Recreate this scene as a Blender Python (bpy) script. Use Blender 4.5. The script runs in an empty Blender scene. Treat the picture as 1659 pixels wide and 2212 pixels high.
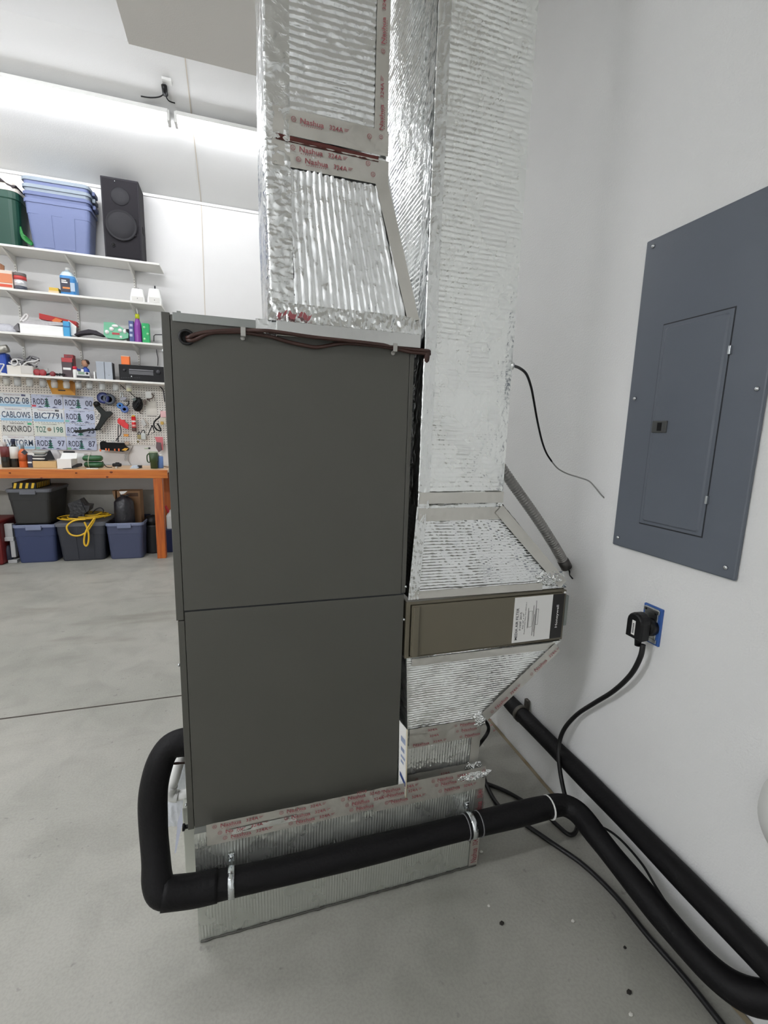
import bpy, bmesh, math, random
from mathutils import Vector, Matrix, noise

random.seed(7)
SC = bpy.context.scene
COL = SC.collection
PI = math.pi

# ------------------------------------------------------------------ camera, view
F, YAW, PITCH, ROLL, CH = 982.97, .3033, .1671, .0289, 1.33
_fw = Vector((math.sin(YAW)*math.cos(PITCH), math.cos(YAW)*math.cos(PITCH), -math.sin(PITCH)))
_rt = Vector((math.cos(YAW), -math.sin(YAW), 0))
_up = _rt.cross(_fw)
RT = _rt*math.cos(ROLL) + _up*math.sin(ROLL)
UP = -_rt*math.sin(ROLL) + _up*math.cos(ROLL)
FW = _fw
CP = Vector((0, 0, CH))
cam = bpy.data.cameras.new('camera')
camo = bpy.data.objects.new('camera', cam)
COL.objects.link(camo)
cam.sensor_fit = 'HORIZONTAL'; cam.sensor_width = 36; cam.lens = F/1659*36
cam.clip_start = .02; cam.clip_end = 100
camo.matrix_world = Matrix(((RT.x, UP.x, -FW.x, CP.x), (RT.y, UP.y, -FW.y, CP.y), (RT.z, UP.z, -FW.z, CP.z), (0, 0, 0, 1)))
SC.camera = camo
SC.view_settings.view_transform = 'Standard'
SC.view_settings.look = 'None'
SC.view_settings.gamma = 1
SC.view_settings.use_curve_mapping = False
SC.view_settings.exposure = 0.14
cy = SC.cycles; cy.use_light_tree = False
cy.max_bounces = 6; cy.diffuse_bounces = 3; cy.glossy_bounces = 3; cy.transmission_bounces = 3; cy.transparent_max_bounces = 5
cy.caustics_refractive = False; cy.blur_glossy = 1.0; cy.adaptive_threshold = .04
wd = bpy.data.worlds.new('world'); SC.world = wd
wd.use_nodes = True
wd.node_tree.nodes['Background'].inputs[0].default_value = (.9, .95, 1, 1)
wd.node_tree.nodes['Background'].inputs[1].default_value = .05
wd.cycles.sampling_method = 'NONE'
LAMP_ADDED, LAMP_MID_ADDED, LAMP_FAR = 84.0, 52.0, 21.0     # strength of the added near and mid tubes and the tubes over the shelves

# photo pixel -> point on a plane of the room
def ray(x, y): return FW + RT*((x-829.5)/F) + UP*((1106-y)/F)
def PX(x, y, X): d = ray(x, y); return CP + d*(X/d.x)
def PY(x, y, Y): d = ray(x, y); return CP + d*(Y/d.y)
def PZ(x, y, Z): d = ray(x, y); return CP + d*((Z-CH)/d.z)

# ------------------------------------------------------------------ materials
def lin(c):
    return tuple((v/255/12.92 if v/255 <= .04045 else ((v/255+.055)/1.055)**2.4) for v in c) + (1,)
MATS = {}
def mat(name, rgb, rough=.5, metal=0, var=0, vscale=8, bump=0, bscale=60, trans=0, alpha=1, emit=0, spec=.5, rgb2=None, stretch=None):
    """plain procedural surface: colour with optional noise variation and fine relief"""
    if name in MATS: return MATS[name]
    m = bpy.data.materials.new(name); m.use_nodes = True
    nt = m.node_tree; b = nt.nodes['Principled BSDF']
    b.inputs['Roughness'].default_value = rough
    b.inputs['Metallic'].default_value = metal
    b.inputs['Specular IOR Level'].default_value = spec
    c = lin(rgb)
    b.inputs['Base Color'].default_value = c
    if trans: b.inputs['Transmission Weight'].default_value = trans
    if alpha < 1: b.inputs['Alpha'].default_value = alpha
    if emit:
        b.inputs['Emission Color'].default_value = c; b.inputs['Emission Strength'].default_value = emit
    tc = None
    def coord():
        nonlocal tc
        if tc is None:
            tc = nt.nodes.new('ShaderNodeTexCoord')
        if stretch:
            mp = nt.nodes.new('ShaderNodeMapping'); mp.inputs['Scale'].default_value = stretch
            nt.links.new(tc.outputs['Object'], mp.inputs[0]); return mp.outputs[0]
        return tc.outputs['Object']
    if var or rgb2:
        n = nt.nodes.new('ShaderNodeTexNoise'); n.inputs['Scale'].default_value = vscale
        n.inputs['Detail'].default_value = 2
        nt.links.new(coord(), n.inputs['Vector'])
        r = nt.nodes.new('ShaderNodeValToRGB')
        r.color_ramp.elements[0].position = .3; r.color_ramp.elements[1].position = .7
        c2 = lin(rgb2) if rgb2 else tuple(v*(1-var) for v in c[:3]) + (1,)
        r.color_ramp.elements[0].color = c2; r.color_ramp.elements[1].color = c
        nt.links.new(n.outputs['Fac'], r.inputs[0]); nt.links.new(r.outputs[0], b.inputs['Base Color'])
    if bump:
        n = nt.nodes.new('ShaderNodeTexNoise'); n.inputs['Scale'].default_value = bscale
        n.inputs['Detail'].default_value = 1.5
        nt.links.new(coord(), n.inputs['Vector'])
        bp = nt.nodes.new('ShaderNodeBump'); bp.inputs['Strength'].default_value = bump
        bp.inputs['Distance'].default_value = .01
        nt.links.new(n.outputs['Fac'], bp.inputs['Height']); nt.links.new(bp.outputs[0], b.inputs['Normal'])
    MATS[name] = m
    return m

def foil_mat(name, rgb, rough, bs, bscale, metal=1.0, red=0):
    m = bpy.data.materials.new(name); m.use_nodes = True; MATS[name] = m
    nt = m.node_tree; b = nt.nodes['Principled BSDF']; N = nt.nodes.new; L = nt.links.new
    b.inputs['Metallic'].default_value = metal; b.inputs['Base Color'].default_value = lin(rgb)
    tc = N('ShaderNodeTexCoord')
    n = N('ShaderNodeTexNoise'); n.inputs['Scale'].default_value = 14; n.inputs['Detail'].default_value = 2
    L(tc.outputs['Object'], n.inputs['Vector'])
    mr = N('ShaderNodeMapRange'); mr.inputs[1].default_value = .3; mr.inputs[2].default_value = .7
    mr.inputs[3].default_value = rough*.75; mr.inputs[4].default_value = rough*1.3
    L(n.outputs['Fac'], mr.inputs[0]); L(mr.outputs[0], b.inputs['Roughness'])
    v = N('ShaderNodeTexVoronoi'); v.inputs['Scale'].default_value = bscale
    L(tc.outputs['Object'], v.inputs['Vector'])
    n2 = N('ShaderNodeTexNoise'); n2.inputs['Scale'].default_value = bscale*.6; n2.inputs['Detail'].default_value = 3
    n2.inputs['Distortion'].default_value = .8
    L(tc.outputs['Object'], n2.inputs['Vector'])
    ad = N('ShaderNodeMath'); ad.operation = 'MULTIPLY_ADD'; ad.inputs[1].default_value = .35
    L(v.outputs['Distance'], ad.inputs[0]); L(n2.outputs['Fac'], ad.inputs[2])
    bp = N('ShaderNodeBump'); bp.inputs['Strength'].default_value = bs; bp.inputs['Distance'].default_value = .006
    L(ad.outputs[0], bp.inputs['Height']); L(bp.outputs[0], b.inputs['Normal'])
    return m

def concrete_mat(name):
    m = bpy.data.materials.new(name); m.use_nodes = True
    nt = m.node_tree; b = nt.nodes['Principled BSDF']; N = nt.nodes.new; L = nt.links.new
    tc = N('ShaderNodeTexCoord')
    def nz(scale, detail=6, dist=0):
        n = N('ShaderNodeTexNoise'); n.inputs['Scale'].default_value = scale; n.inputs['Detail'].default_value = detail
        n.inputs['Distortion'].default_value = dist
        L(tc.outputs['Object'], n.inputs['Vector']); return n.outputs['Fac']
    def ramp(f, p0, c0, p1, c1):
        r = N('ShaderNodeValToRGB'); r.color_ramp.elements[0].position = p0; r.color_ramp.elements[1].position = p1
        r.color_ramp.elements[0].color = c0; r.color_ramp.elements[1].color = c1
        L(f, r.inputs[0]); return r.outputs[0]
    def mul(a, c, k):
        x = N('ShaderNodeMix'); x.data_type = 'RGBA'; x.blend_type = 'MULTIPLY'; x.inputs[0].default_value = k
        L(a, x.inputs[6]); L(c, x.inputs[7]); return x.outputs[2]
    base = ramp(nz(1.3, 5, .3), .3, lin((152, 152, 143)), .7, lin((171, 169, 160)))
    g = lambda v: (v, v, v, 1)
    base = mul(base, ramp(nz(6, 4, .6), .33, g(.78), .55, g(1)), .55)
    # wear marks that run across the slab
    mp = N('ShaderNodeMapping'); mp.inputs['Scale'].default_value = (.7, 3.2, 1)
    L(tc.outputs['Object'], mp.inputs[0])
    n = N('ShaderNodeTexNoise'); n.inputs['Scale'].default_value = 1.6; n.inputs['Detail'].default_value = 5
    L(mp.outputs[0], n.inputs['Vector'])
    base = mul(base, ramp(n.outputs['Fac'], .28, (.62, .6, .57, 1), .42, g(1)), .6)
    base = mul(base, ramp(nz(140, 1), .35, g(.86), .6, g(1)), .6)
    base = mul(base, ramp(nz(38, 2), .22, g(.55), .30, g(1)), .6)
    L(base, b.inputs['Base Color'])
    L(ramp(nz(5), .3, g(.42), .7, g(.62)), b.inputs['Roughness'])
    bp = N('ShaderNodeBump'); bp.inputs['Strength'].default_value = .12; bp.inputs['Distance'].default_value = .004
    L(nz(90, 2), bp.inputs['Height']); L(bp.outputs[0], b.inputs['Normal'])
    return m

def pegboard_mat():
    m = bpy.data.materials.new('pegboard'); m.use_nodes = True
    nt = m.node_tree; b = nt.nodes['Principled BSDF']; N = nt.nodes.new; L = nt.links.new
    tc = N('ShaderNodeTexCoord'); sx = N('ShaderNodeSeparateXYZ'); L(tc.outputs['Object'], sx.inputs[0])
    def cell(o):
        a = N('ShaderNodeMath'); a.operation = 'MULTIPLY'; a.inputs[1].default_value = 1/.0254; L(o, a.inputs[0])
        f = N('ShaderNodeMath'); f.operation = 'FRACT'; L(a.outputs[0], f.inputs[0])
        s = N('ShaderNodeMath'); s.operation = 'SUBTRACT'; s.inputs[1].default_value = .5; L(f.outputs[0], s.inputs[0])
        p = N('ShaderNodeMath'); p.operation = 'POWER'; p.inputs[1].default_value = 2; L(s.outputs[0], p.inputs[0]); return p.outputs[0]
    ad = N('ShaderNodeMath'); ad.operation = 'ADD'; L(cell(sx.outputs[0]), ad.inputs[0]); L(cell(sx.outputs[2]), ad.inputs[1])
    lt = N('ShaderNodeMath'); lt.operation = 'LESS_THAN'; lt.inputs[1].default_value = .033; L(ad.outputs[0], lt.inputs[0])
    mx = N('ShaderNodeMix'); mx.data_type = 'RGBA'; L(lt.outputs[0], mx.inputs[0])
    mx.inputs[6].default_value = lin((236, 232, 224)); mx.inputs[7].default_value = lin((70, 64, 58))
    L(mx.outputs[2], b.inputs['Base Color']); b.inputs['Roughness'].default_value = .6
    return m

M_WALL = mat('wall_paint', (238, 238, 236), .6, var=.04, vscale=3, bump=.16, bscale=170)
M_CEIL = mat('ceiling_paint', (228, 228, 226), .7, bump=.08, bscale=120)
M_FLOOR = concrete_mat('concrete_floor')
M_STEM = mat('stem_wall_concrete', (176, 174, 165), .7, var=.14, vscale=9, bump=.3, bscale=40)
M_GREY = mat('furnace_grey_paint', (80, 79, 73), .42, bump=.03, bscale=500, var=.03, vscale=5)
M_GREYD = mat('furnace_grey_flange', (80, 79, 74), .42, bump=.03, bscale=500)
M_CAP = mat('zinc_cap', (150, 153, 150), .35, metal=.7, bump=.03, bscale=200)
M_TAUPE = mat('taupe_filter_paint', (105, 99, 83), .36, var=.04, vscale=6)
M_BLACK = mat('black_rubber', (11, 10, 12), .5, bump=.06, bscale=180)
M_FOAM = mat('black_foam_insulation', (9, 8, 10), .6, bump=.12, bscale=120, spec=.25)
M_BLKPL = mat('black_plastic', (15, 15, 17), .42, spec=.3)
M_DARK = mat('dark_grey_plastic', (42, 42, 46), .5)
M_CU = mat('copper', (196, 118, 76), .3, metal=1)
M_STEEL = mat('galvanised_steel', (190, 194, 196), .28, metal=1, bump=.05, bscale=120)
M_SCREW = mat('screw_zinc', (205, 208, 210), .25, metal=1)
M_PANEL = mat('panel_blue_grey', (98, 104, 113), .4, bump=.05, bscale=420, var=.03, vscale=6)
M_PANELD = mat('panel_gap_dark', (36, 39, 43), .6)
M_WHITE = mat('white_plastic', (232, 232, 228), .4)
M_PAPER = mat('white_paper', (235, 234, 230), .7)
M_BROWN = mat('brown_cable', (66, 42, 36), .38, bump=.1, bscale=200)
M_FOILV = foil_mat('foil_bright', (238, 240, 240), .19, .30, 70)
M_FOILM = foil_mat('foil_matte', (242, 244, 242), .25, .32, 90, metal=.93)
M_FOILC = foil_mat('foil_crumpled', (228, 230, 229), .20, .55, 55)
M_TAPE = foil_mat('foil_tape', (206, 204, 197), .38, .16, 40, metal=.85)
M_RED = mat('tape_print_red', (152, 82, 86), .6)
M_ORANGE = mat('stained_timber', (204, 118, 36), .45, rgb2=(180, 92, 22), vscale=3, stretch=(1, 4, 14), bump=.04, bscale=40)
M_TIMBERL = mat('stained_timber_leg', (196, 104, 32), .45, rgb2=(158, 70, 18), vscale=3, stretch=(14, 14, 1), bump=.04, bscale=40)
M_BTOP = mat('bench_top_board', (226, 194, 158), .4, rgb2=(205, 165, 122), vscale=2, stretch=(1, 8, 1))
M_SHELF = mat('shelf_white', (232, 230, 224), .5)
M_LAMP_ADDED = mat('added_lamp_diffuser', (248, 250, 255), .5, emit=LAMP_ADDED)
M_LAMPM_ADDED = mat('added_lamp_diffuser_mid', (248, 250, 255), .5, emit=LAMP_MID_ADDED)
M_LAMPF = mat('lamp_diffuser_dim', (248, 250, 255), .5, emit=LAMP_FAR)

# ------------------------------------------------------------------ mesh helpers
class MB:
    def __init__(self): self.v = []; self.f = []; self.s = []
    def add(self, vs, fs, smooth=False):
        o = len(self.v); self.v += [Vector(p) for p in vs]
        for f in fs: self.f.append([i+o for i in f]); self.s.append(smooth)
        return self
    def bm(self, b, M=None, smooth=False):
        b.verts.ensure_lookup_table()
        vs = [(M @ v.co) if M else v.co.copy() for v in b.verts]
        self.add(vs, [[v.index for v in f.verts] for f in b.faces], smooth); b.free(); return self
    def box(self, x0, x1, y0, y1, z0, z1, bev=0, seg=2, M=None):
        b = bmesh.new(); bmesh.ops.create_cube(b, size=1)
        for v in b.verts:
            v.co = Vector(((x0+x1)/2+v.co.x*(x1-x0), (y0+y1)/2+v.co.y*(y1-y0), (z0+z1)/2+v.co.z*(z1-z0)))
        if bev: bmesh.ops.bevel(b, geom=b.edges[:], offset=bev, segments=seg, profile=.5, affect='EDGES')
        b.verts.index_update(); return self.bm(b, M)
    def tube(self, pts, r, seg=12, sub=1, caps=True, rf=None, smooth=True):
        P = catmull(pts, sub) if sub > 1 else [Vector(p) for p in pts]
        n = len(P); T = []
        for i in range(n):
            t = P[min(i+1, n-1)]-P[max(i-1, 0)]; T.append(t.normalized())
        a = Vector((0, 0, 1)) if abs(T[0].z) < .9 else Vector((1, 0, 0))
        N = T[0].cross(a).normalized(); vs = []; 
        for i in range(n):
            N = (N-T[i]*N.dot(T[i])).normalized(); B = T[i].cross(N)
            rr = (rf(i/(n-1)) if rf else 1)*r
            for k in range(seg):
                an = 2*PI*k/seg; vs.append(P[i]+(N*math.cos(an)+B*math.sin(an))*rr)
        fs = []
        for i in range(n-1):
            for k in range(seg):
                k2 = (k+1) % seg; fs.append([i*seg+k, i*seg+k2, (i+1)*seg+k2, (i+1)*seg+k])
        if caps: fs.append(list(range(seg))[::-1]); fs.append([(n-1)*seg+k for k in range(seg)])
        return self.add(vs, fs, smooth)
    def cyl(self, p0, p1, r, seg=20, r2=None, smooth=True):
        p0 = Vector(p0); p1 = Vector(p1); r2 = r if r2 is None else r2
        return self.tube([p0, p1], r, seg, rf=lambda t: 1+(r2/r-1)*t, smooth=smooth)
    def lathe(self, prof, c, seg=24, axis='Z', smooth=True, sx=1, sy=1):
        """prof: list of (radius, height) along axis from c"""
        c = Vector(c); vs = []
        for r, h in prof:
            for k in range(seg):
                a = 2*PI*k/seg; p = Vector((r*math.cos(a)*sx, r*math.sin(a)*sy, h))
                if axis == 'Y': p = Vector((p.x, p.z, p.y))
                if axis == 'X': p = Vector((p.z, p.x, p.y))
                vs.append(c+p)
        fs = []
        for i in range(len(prof)-1):
            for k in range(seg):
                k2 = (k+1) % seg; fs.append([i*seg+k, i*seg+k2, (i+1)*seg+k2, (i+1)*seg+k])
        fs.append(list(range(seg))[::-1]); fs.append([(len(prof)-1)*seg+k for k in range(seg)])
        return self.add(vs, fs, smooth)
    def prism(self, poly, d):
        """poly: 3D points of one face, d: extrusion vector"""
        n = len(poly); d = Vector(d); P = [Vector(p) for p in poly]
        return self.add(P+[p+d for p in P], [list(range(n)), [n+i for i in range(n)][::-1]] +
                        [[i, n+i, n+(i+1) % n, (i+1) % n] for i in range(n)])
    def loft(self, rings, cap0=True, cap1=True, smooth=False):
        n = len(rings[0]); vs = [p for r in rings for p in r]; fs = []
        for i in range(len(rings)-1):
            for k in range(n):
                k2 = (k+1) % n; fs.append([i*n+k, i*n+k2, (i+1)*n+k2, (i+1)*n+k])
        if cap0: fs.append(list(range(n))[::-1])
        if cap1: fs.append([(len(rings)-1)*n+k for k in range(n)])
        return self.add(vs, fs, smooth)
    def grid(self, fn, nu, nv, smooth=True):
        vs = [fn(i/nu, j/nv) for j in range(nv+1) for i in range(nu+1)]
        fs = [[j*(nu+1)+i, j*(nu+1)+i+1, (j+1)*(nu+1)+i+1, (j+1)*(nu+1)+i] for j in range(nv) for i in range(nu)]
        return self.add(vs, fs, smooth)

def catmull(pts, sub):
    P = [Vector(p) for p in pts]; out = []
    for i in range(len(P)-1):
        p0 = P[max(i-1, 0)]; p1 = P[i]; p2 = P[i+1]; p3 = P[min(i+2, len(P)-1)]
        for k in range(sub):
            t = k/sub
            out.append(.5*((2*p1)+(p2-p0)*t+(2*p0-5*p1+4*p2-p3)*t*t+(3*p1-p0-3*p2+p3)*t**3))
    out.append(P[-1]); return out

def rrect(cx, cy, hw, hd, r, z, n=4):
    pts = []
    for (sx, sy, a0) in ((1, 1, 0), (-1, 1, PI/2), (-1, -1, PI), (1, -1, 3*PI/2)):
        for k in range(n+1):
            a = a0+PI/2*k/n; pts.append(Vector((cx+sx*(hw-r)+r*math.cos(a), cy+sy*(hd-r)+r*math.sin(a), z)))
    return pts

ORG = {}
def build(name, mb, m, parent=None, org=None, recalc=True):
    if parent is not None: org = ORG[parent.name]
    if org is None:
        xs = [v.x for v in mb.v]; ys = [v.y for v in mb.v]; zs = [v.z for v in mb.v]
        org = Vector(((min(xs)+max(xs))/2, (min(ys)+max(ys))/2, min(zs)))
    org = Vector(org)
    me = bpy.data.meshes.new(name)
    me.from_pydata([v-org for v in mb.v], [], mb.f)
    me.polygons.foreach_set('use_smooth', mb.s)
    if recalc:
        b = bmesh.new(); b.from_mesh(me); bmesh.ops.recalc_face_normals(b, faces=b.faces); b.to_mesh(me); b.free()
    me.materials.append(m)
    o = bpy.data.objects.new(name, me); COL.objects.link(o)
    if parent is not None: o.parent = parent
    else: o.location = org
    ORG[o.name] = org
    return o

def tag(o, label, cat, group=None):
    o['label'] = label; o['category'] = cat
    if group: o['group'] = group
    return o
def thing(name, label, cat, loc, group=None):
    o = bpy.data.objects.new(name, None); COL.objects.link(o); o.empty_display_size = .05
    o.location = loc; ORG[o.name] = Vector(loc); return tag(o, label, cat, group)
def one(name, label, cat, mb, m, group=None):
    return tag(build(name, mb, m), label, cat, group)
def struct(name, mb, m, parent=None):
    o = build(name, mb, m, parent)
    if parent is None: o['kind'] = 'structure'
    return o

# lettering: all strings are turned into flat meshes in one go
TXT = {}
def prep_text(strings):
    obs = []
    for s in strings:
        cu = bpy.data.curves.new('t', 'FONT'); cu.body = s; cu.resolution_u = 2; cu.offset = .012
        cu.align_x = 'CENTER'; cu.align_y = 'CENTER'
        o = bpy.data.objects.new('t', cu); COL.objects.link(o); obs.append(o)
    dg = bpy.context.evaluated_depsgraph_get()
    for s, o in zip(strings, obs):
        me = bpy.data.meshes.new_from_object(o.evaluated_get(dg))
        vs = [v.co.copy() for v in me.vertices]; fs = [list(p.vertices) for p in me.polygons]
        if vs:
            x0 = min(v.x for v in vs); x1 = max(v.x for v in vs); y0 = min(v.y for v in vs); y1 = max(v.y for v in vs)
            vs = [Vector(((v.x-(x0+x1)/2)/(x1-x0), (v.y-(y0+y1)/2)/(y1-y0), 0)) for v in vs]
        TXT[s] = (vs, fs)
        bpy.data.meshes.remove(me)
    for o in obs:
        cu = o.data; bpy.data.objects.remove(o); bpy.data.curves.remove(cu)
PLATES = [['RODZ 08', 'RODZ 08', 'RODZ 00'], ['CABLOWS', 'BIC7791', 'RODZ 98'], ['RCKNROD', 'TOZ 198', 'RODZ 93'], ['LVSTORM', 'RODZ 97', 'RODZ 87']]
prep_text([p for r in PLATES for p in r] + ['ROD', '08', '00', '98', '93', '97', '87', 'Z', 'TOZ', '198', 'Nashua', '324A', '10/18', 'UL', 'WASHINGTON', 'Oregon', 'NEVADA', 'OKLAHOMA',
    'MEDIA AIR FILTER', 'F100F 2015', 'Size 20" x 20"', 'Honeywell', 'Replacement Filter: FC100A1011'])
def text(mb, s, c, right, up, w, h):
    """add lettering s centred at c, w wide and h high"""
    vs, fs = TXT[s]; c = Vector(c); right = Vector(right).normalized(); up = Vector(up).normalized()
    mb.add([c+right*(v.x*w)+up*(v.y*h) for v in vs], fs)
XR, ZU, YN = Vector((1, 0, 0)), Vector((0, 0, 1)), Vector((0, -1, 0))

# ------------------------------------------------------------------ room shell
XW, YB, XL, YFR, ZC = 1.11, 5.73, -5.6, -1.9, 4.22
struct('floor', MB().box(XL-.2, XW+.2, YFR-.2, YB+.2, -.2, 0), M_FLOOR)
struct('wall_right', MB().box(XW, XW+.2, YFR-.2, YB+.2, 0, ZC), M_WALL)
struct('wall_back', MB().box(XL-.2, XW, YB, YB+.2, 0, ZC), mat('wall_paint_darkened', (226, 225, 223), .6, var=.03, vscale=3, bump=.12, bscale=170))  # same paint as the other walls, darkened to offset the lamp light
struct('wall_left', MB().box(XL-.2, XL, YFR-.2, YB, 0, ZC), M_WALL)
struct('wall_front', MB().box(XL, XW, YFR-.2, YFR, 0, ZC), M_WALL)
YC = 4.42      # where the sloped ceiling turns level
ZB = 3.74
c = MB()
c.prism([(XL-.2, YC, ZC), (XL-.2, YB+.2, ZB-.074), (XL-.2, YB+.2, ZB+.1), (XL-.2, YC, ZC+.2)], (XW-XL+.4, 0, 0))
struct('ceiling_slope', c, M_CEIL)
struct('ceiling', MB().box(XL-.2, XW+.2, YFR-.2, YC, ZC, ZC+.2), M_CEIL)
ZS = 3.45
sc_ = PZ(278, 95, ZS)
struct('ceiling_soffit', MB().box(sc_.x, XW, YFR, sc_.y, ZS, ZC), mat('soffit_paint', (228, 225, 219), .7, bump=.06, bscale=120))
# saw-cut joint in the slab and the dirty joint along the right wall
struct('trim_1', MB().box(XL, XW, 2.312, 2.321, -.02, .0012), mat('joint_dark', (70, 64, 58), .9))
j = MB(); n = 60
j.grid(lambda u, v: Vector((XW-.004-.012*v-.004*noise.noise((u*30, 3, 0)), YFR+(YB-YFR)*u, .0015+.004*(1-v))), 120, 1)
struct('trim_2', j, mat('wall_joint_dirt', (118, 101, 72), .9, rgb2=(150, 142, 122), vscale=7))
# concrete stem wall below the panelling of the back wall, and a ledge on it
struct('baseboard_back', MB().box(XL, XW, YB-.03, YB, 0, .64, bev=.004), M_STEM)
# drywall joint that climbs the back wall and the sloped ceiling
d = MB(); xj = PY(439, 560, YB).x
d.box(xj-.004, xj+.004, YB-.004, YB, 1.0, ZB)
k_ = (ZC-ZB)/(YB-YC)
d.prism([(xj-.004, YB, ZB-.004), (xj+.004, YB, ZB-.004), (xj+.004, YC, ZC-.004), (xj-.004, YC, ZC-.004)], (0, 0, .004))
struct('trim_3', d, mat('seam_beige', (205, 196, 182), .7))
struct('trim_4', MB().box(XL, XW, YB-.012, YB, ZB-.03, ZB-.004), M_WALL)

# ------------------------------------------------------------------ ceiling lamps, seen and added
def shop_light(x0, x1, y, z, label, m=None, group='ceiling tube lamps'):
    t = thing('tube_lamp', label, 'lamp', ((x0+x1)/2, y, z), group)
    build('housing', MB().box(x0, x1, y-.055, y+.055, z-.035, z, bev=.006), M_WHITE, t)
    dz = MB().tube([(x0+.01, y, z-.055), (x1-.01, y, z-.055)], .036, 10)
    build('diffuser', dz, m or M_LAMPF, t)
    for xe in (x0, x1):
        build('end_cap', MB().box(xe-.012, xe+.012, y-.05, y+.05, z-.09, z-.004, bev=.005), M_WHITE, t)
    if z > 4.1 or z < 3:
        for xe in (x0+.3, x1-.3): build('hanger_rod', MB().cyl((xe, y, z-.005), (xe, y, ZC), .006, 8), M_STEEL, t)
    return t
YL = 4.84; ZL = 4.035
xa = PZ(368, 237, ZL-.05).x
shop_light(xa-2.42, xa-.03, YL, ZL, 'long white tube lamp above the shelves, left of the black lamp plug')
shop_light(xa+.03, xa+1.2, YL, ZL, 'shorter white tube lamp between the black lamp plug and the foil supply duct')
shop_light(xa-4.9, xa-2.48, YL, ZL, 'white tube lamp at the far left end of the row over the shelves')
for i, (x0, y) in enumerate(((-5.2, .3), (-3.15, .1), (-3.0, 2.75))):  # unseen lamps, added to brighten the right wall and the floor
    shop_light(x0, x0+[2.0, 2.0, 2.38][i], y, [2.75, 2.75, ZC-.06][i], ['added tube lamp out of view, hung on rods near the left wall', 'added tube lamp out of view, hung on rods beside the soffit', 'added tube lamp out of view on the level ceiling in the middle of the garage'][i], [M_LAMP_ADDED, M_LAMP_ADDED, M_LAMPM_ADDED][i])
# lamp plug and cords by the joint of the two lamps
pk = PZ(354, 180, 4.2); 
t = thing('lamp_plug', 'black plug and cords on the sloped ceiling between the two tube lamps', 'plug', PZ(354, 178, 4.19))
def on_slope(x, y):
    # point of the sloped ceiling seen at a pixel
    d = ray(x, y); nrm = Vector((0, k_, 1)); p0 = Vector((0, YB, ZB)); s = (p0-CP).dot(nrm)/d.dot(nrm); return CP+d*s
a = on_slope(354, 178); b_ = on_slope(357, 196)
build('plug_body', MB().tube([a+Vector((0, 0, -.02)), (a+b_)/2+Vector((0, 0, -.03)), b_+Vector((0, 0, -.03))], .022, 8), M_BLKPL, t)
for pts in ([(356, 195), (345, 203), (325, 205), (304, 202)], [(358, 196), (360, 206), (366, 213), (378, 217)]):
    build('cord', MB().tube([on_slope(*p)+Vector((0, 0, -.02)) for p in pts], .005, 6, sub=4), M_BLKPL, t)
build('outlet_plate', MB().box(a.x-.01, a.x+.06, a.y-.05, a.y+.05, a.z-.006, a.z+.012), M_WHITE, t)


# ------------------------------------------------------------------ furnace cabinet
YF = 1.10
FXL, FXR, FZB, FZT = -.156, .411, .332, 1.571
zs = PY(630, 1303, YF).z                       # seam between the two panels
zst = PY(378, 1341, YF).z                      # step in the left flange
f = thing('furnace', 'tall dark grey furnace cabinet with two blank panels, standing on the foil covered base', 'furnace', ((FXL+FXR)/2, YF+.27, FZB))
build('cabinet_body', MB().box(FXL+.006, FXR-.004, YF+.006, YF+.56, FZB, FZT-.004), M_GREYD, f)
build('upper_panel', MB().box(FXL+.0175, FXR-.012, YF, YF+.012, zs+.002, FZT-.003, bev=.0012), M_GREY, f)
build('lower_panel', MB().box(FXL+.0185, FXR-.003, YF, YF+.012, FZB-.004, zs-.002, bev=.0012), M_GREY, f)
build('seam_gap', MB().box(FXL+.018, FXR-.003, YF+.003, YF+.014, zs-.003, zs+.003), M_PANELD, f)
build('corner_flange', MB().box(FXL, FXL+.0165, YF-.001, YF+.05, zst, FZT, bev=.0012), M_GREY, f)
build('corner_flange', MB().box(FXL+.003, FXL+.0175, YF-.0005, YF+.05, FZB-.006, zst-.002, bev=.0012), M_GREY, f)
build('corner_flange', MB().box(FXR-.0112, FXR, YF-.001, YF+.05, zs+.004, FZT-.03, bev=.0012), M_GREY, f)
build('top_cap', MB().box(FXL+.022, FXR-.01, YF-.003, YF+.55, FZT-.017, FZT+.001, bev=.001), M_CAP, f)
build('cap_tab', MB().box(FXL+.030, FXL+.038, YF, YF+.01, FZT, FZT+.005, bev=.001), M_CAP, f)
g = PY(403, 729, YF)
build('grommet', MB().lathe([(.0165, 0), (.0165, -.004), (.0135, -.006), (.011, -.004), (.010, .0)], (g.x, YF, g.z), 24, 'Y'), M_BLACK, f)
build('grommet_hole', MB().lathe([(.0108, -.0012), (.0108, .002)], (g.x, YF, g.z), 20, 'Y'), mat('hole_black', (6, 6, 7), .9), f)
for (px, py) in ((877, 1267), (873.5, 1338)):
    p = PY(px, py, YF); build('screw', MB().lathe([(.0028, -.003), (.0036, -.001), (.0036, .002)], (p.x-.001, YF, p.z), 10, 'Y'), M_SCREW, f)
for (px, py) in ((346.5, 758), (383, 1437), (405, 1738)):
    p = PY(px, py, YF+.03); build('screw', MB().lathe([(.0025, -.004), (.0040, -.003), (.0040, 0), (.002, .001)], (FXL-.0015, YF+.03, p.z), 10, 'X'), M_SCREW, f)
p = PY(402, 1786, YF+.03)
build('knob', MB().lathe([(.009, -.014), (.009, -.009), (.005, -.007), (.005, 0), (.009, .002)], (FXL, YF+.03, p.z), 14, 'X'), M_BLKPL, f)

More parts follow.
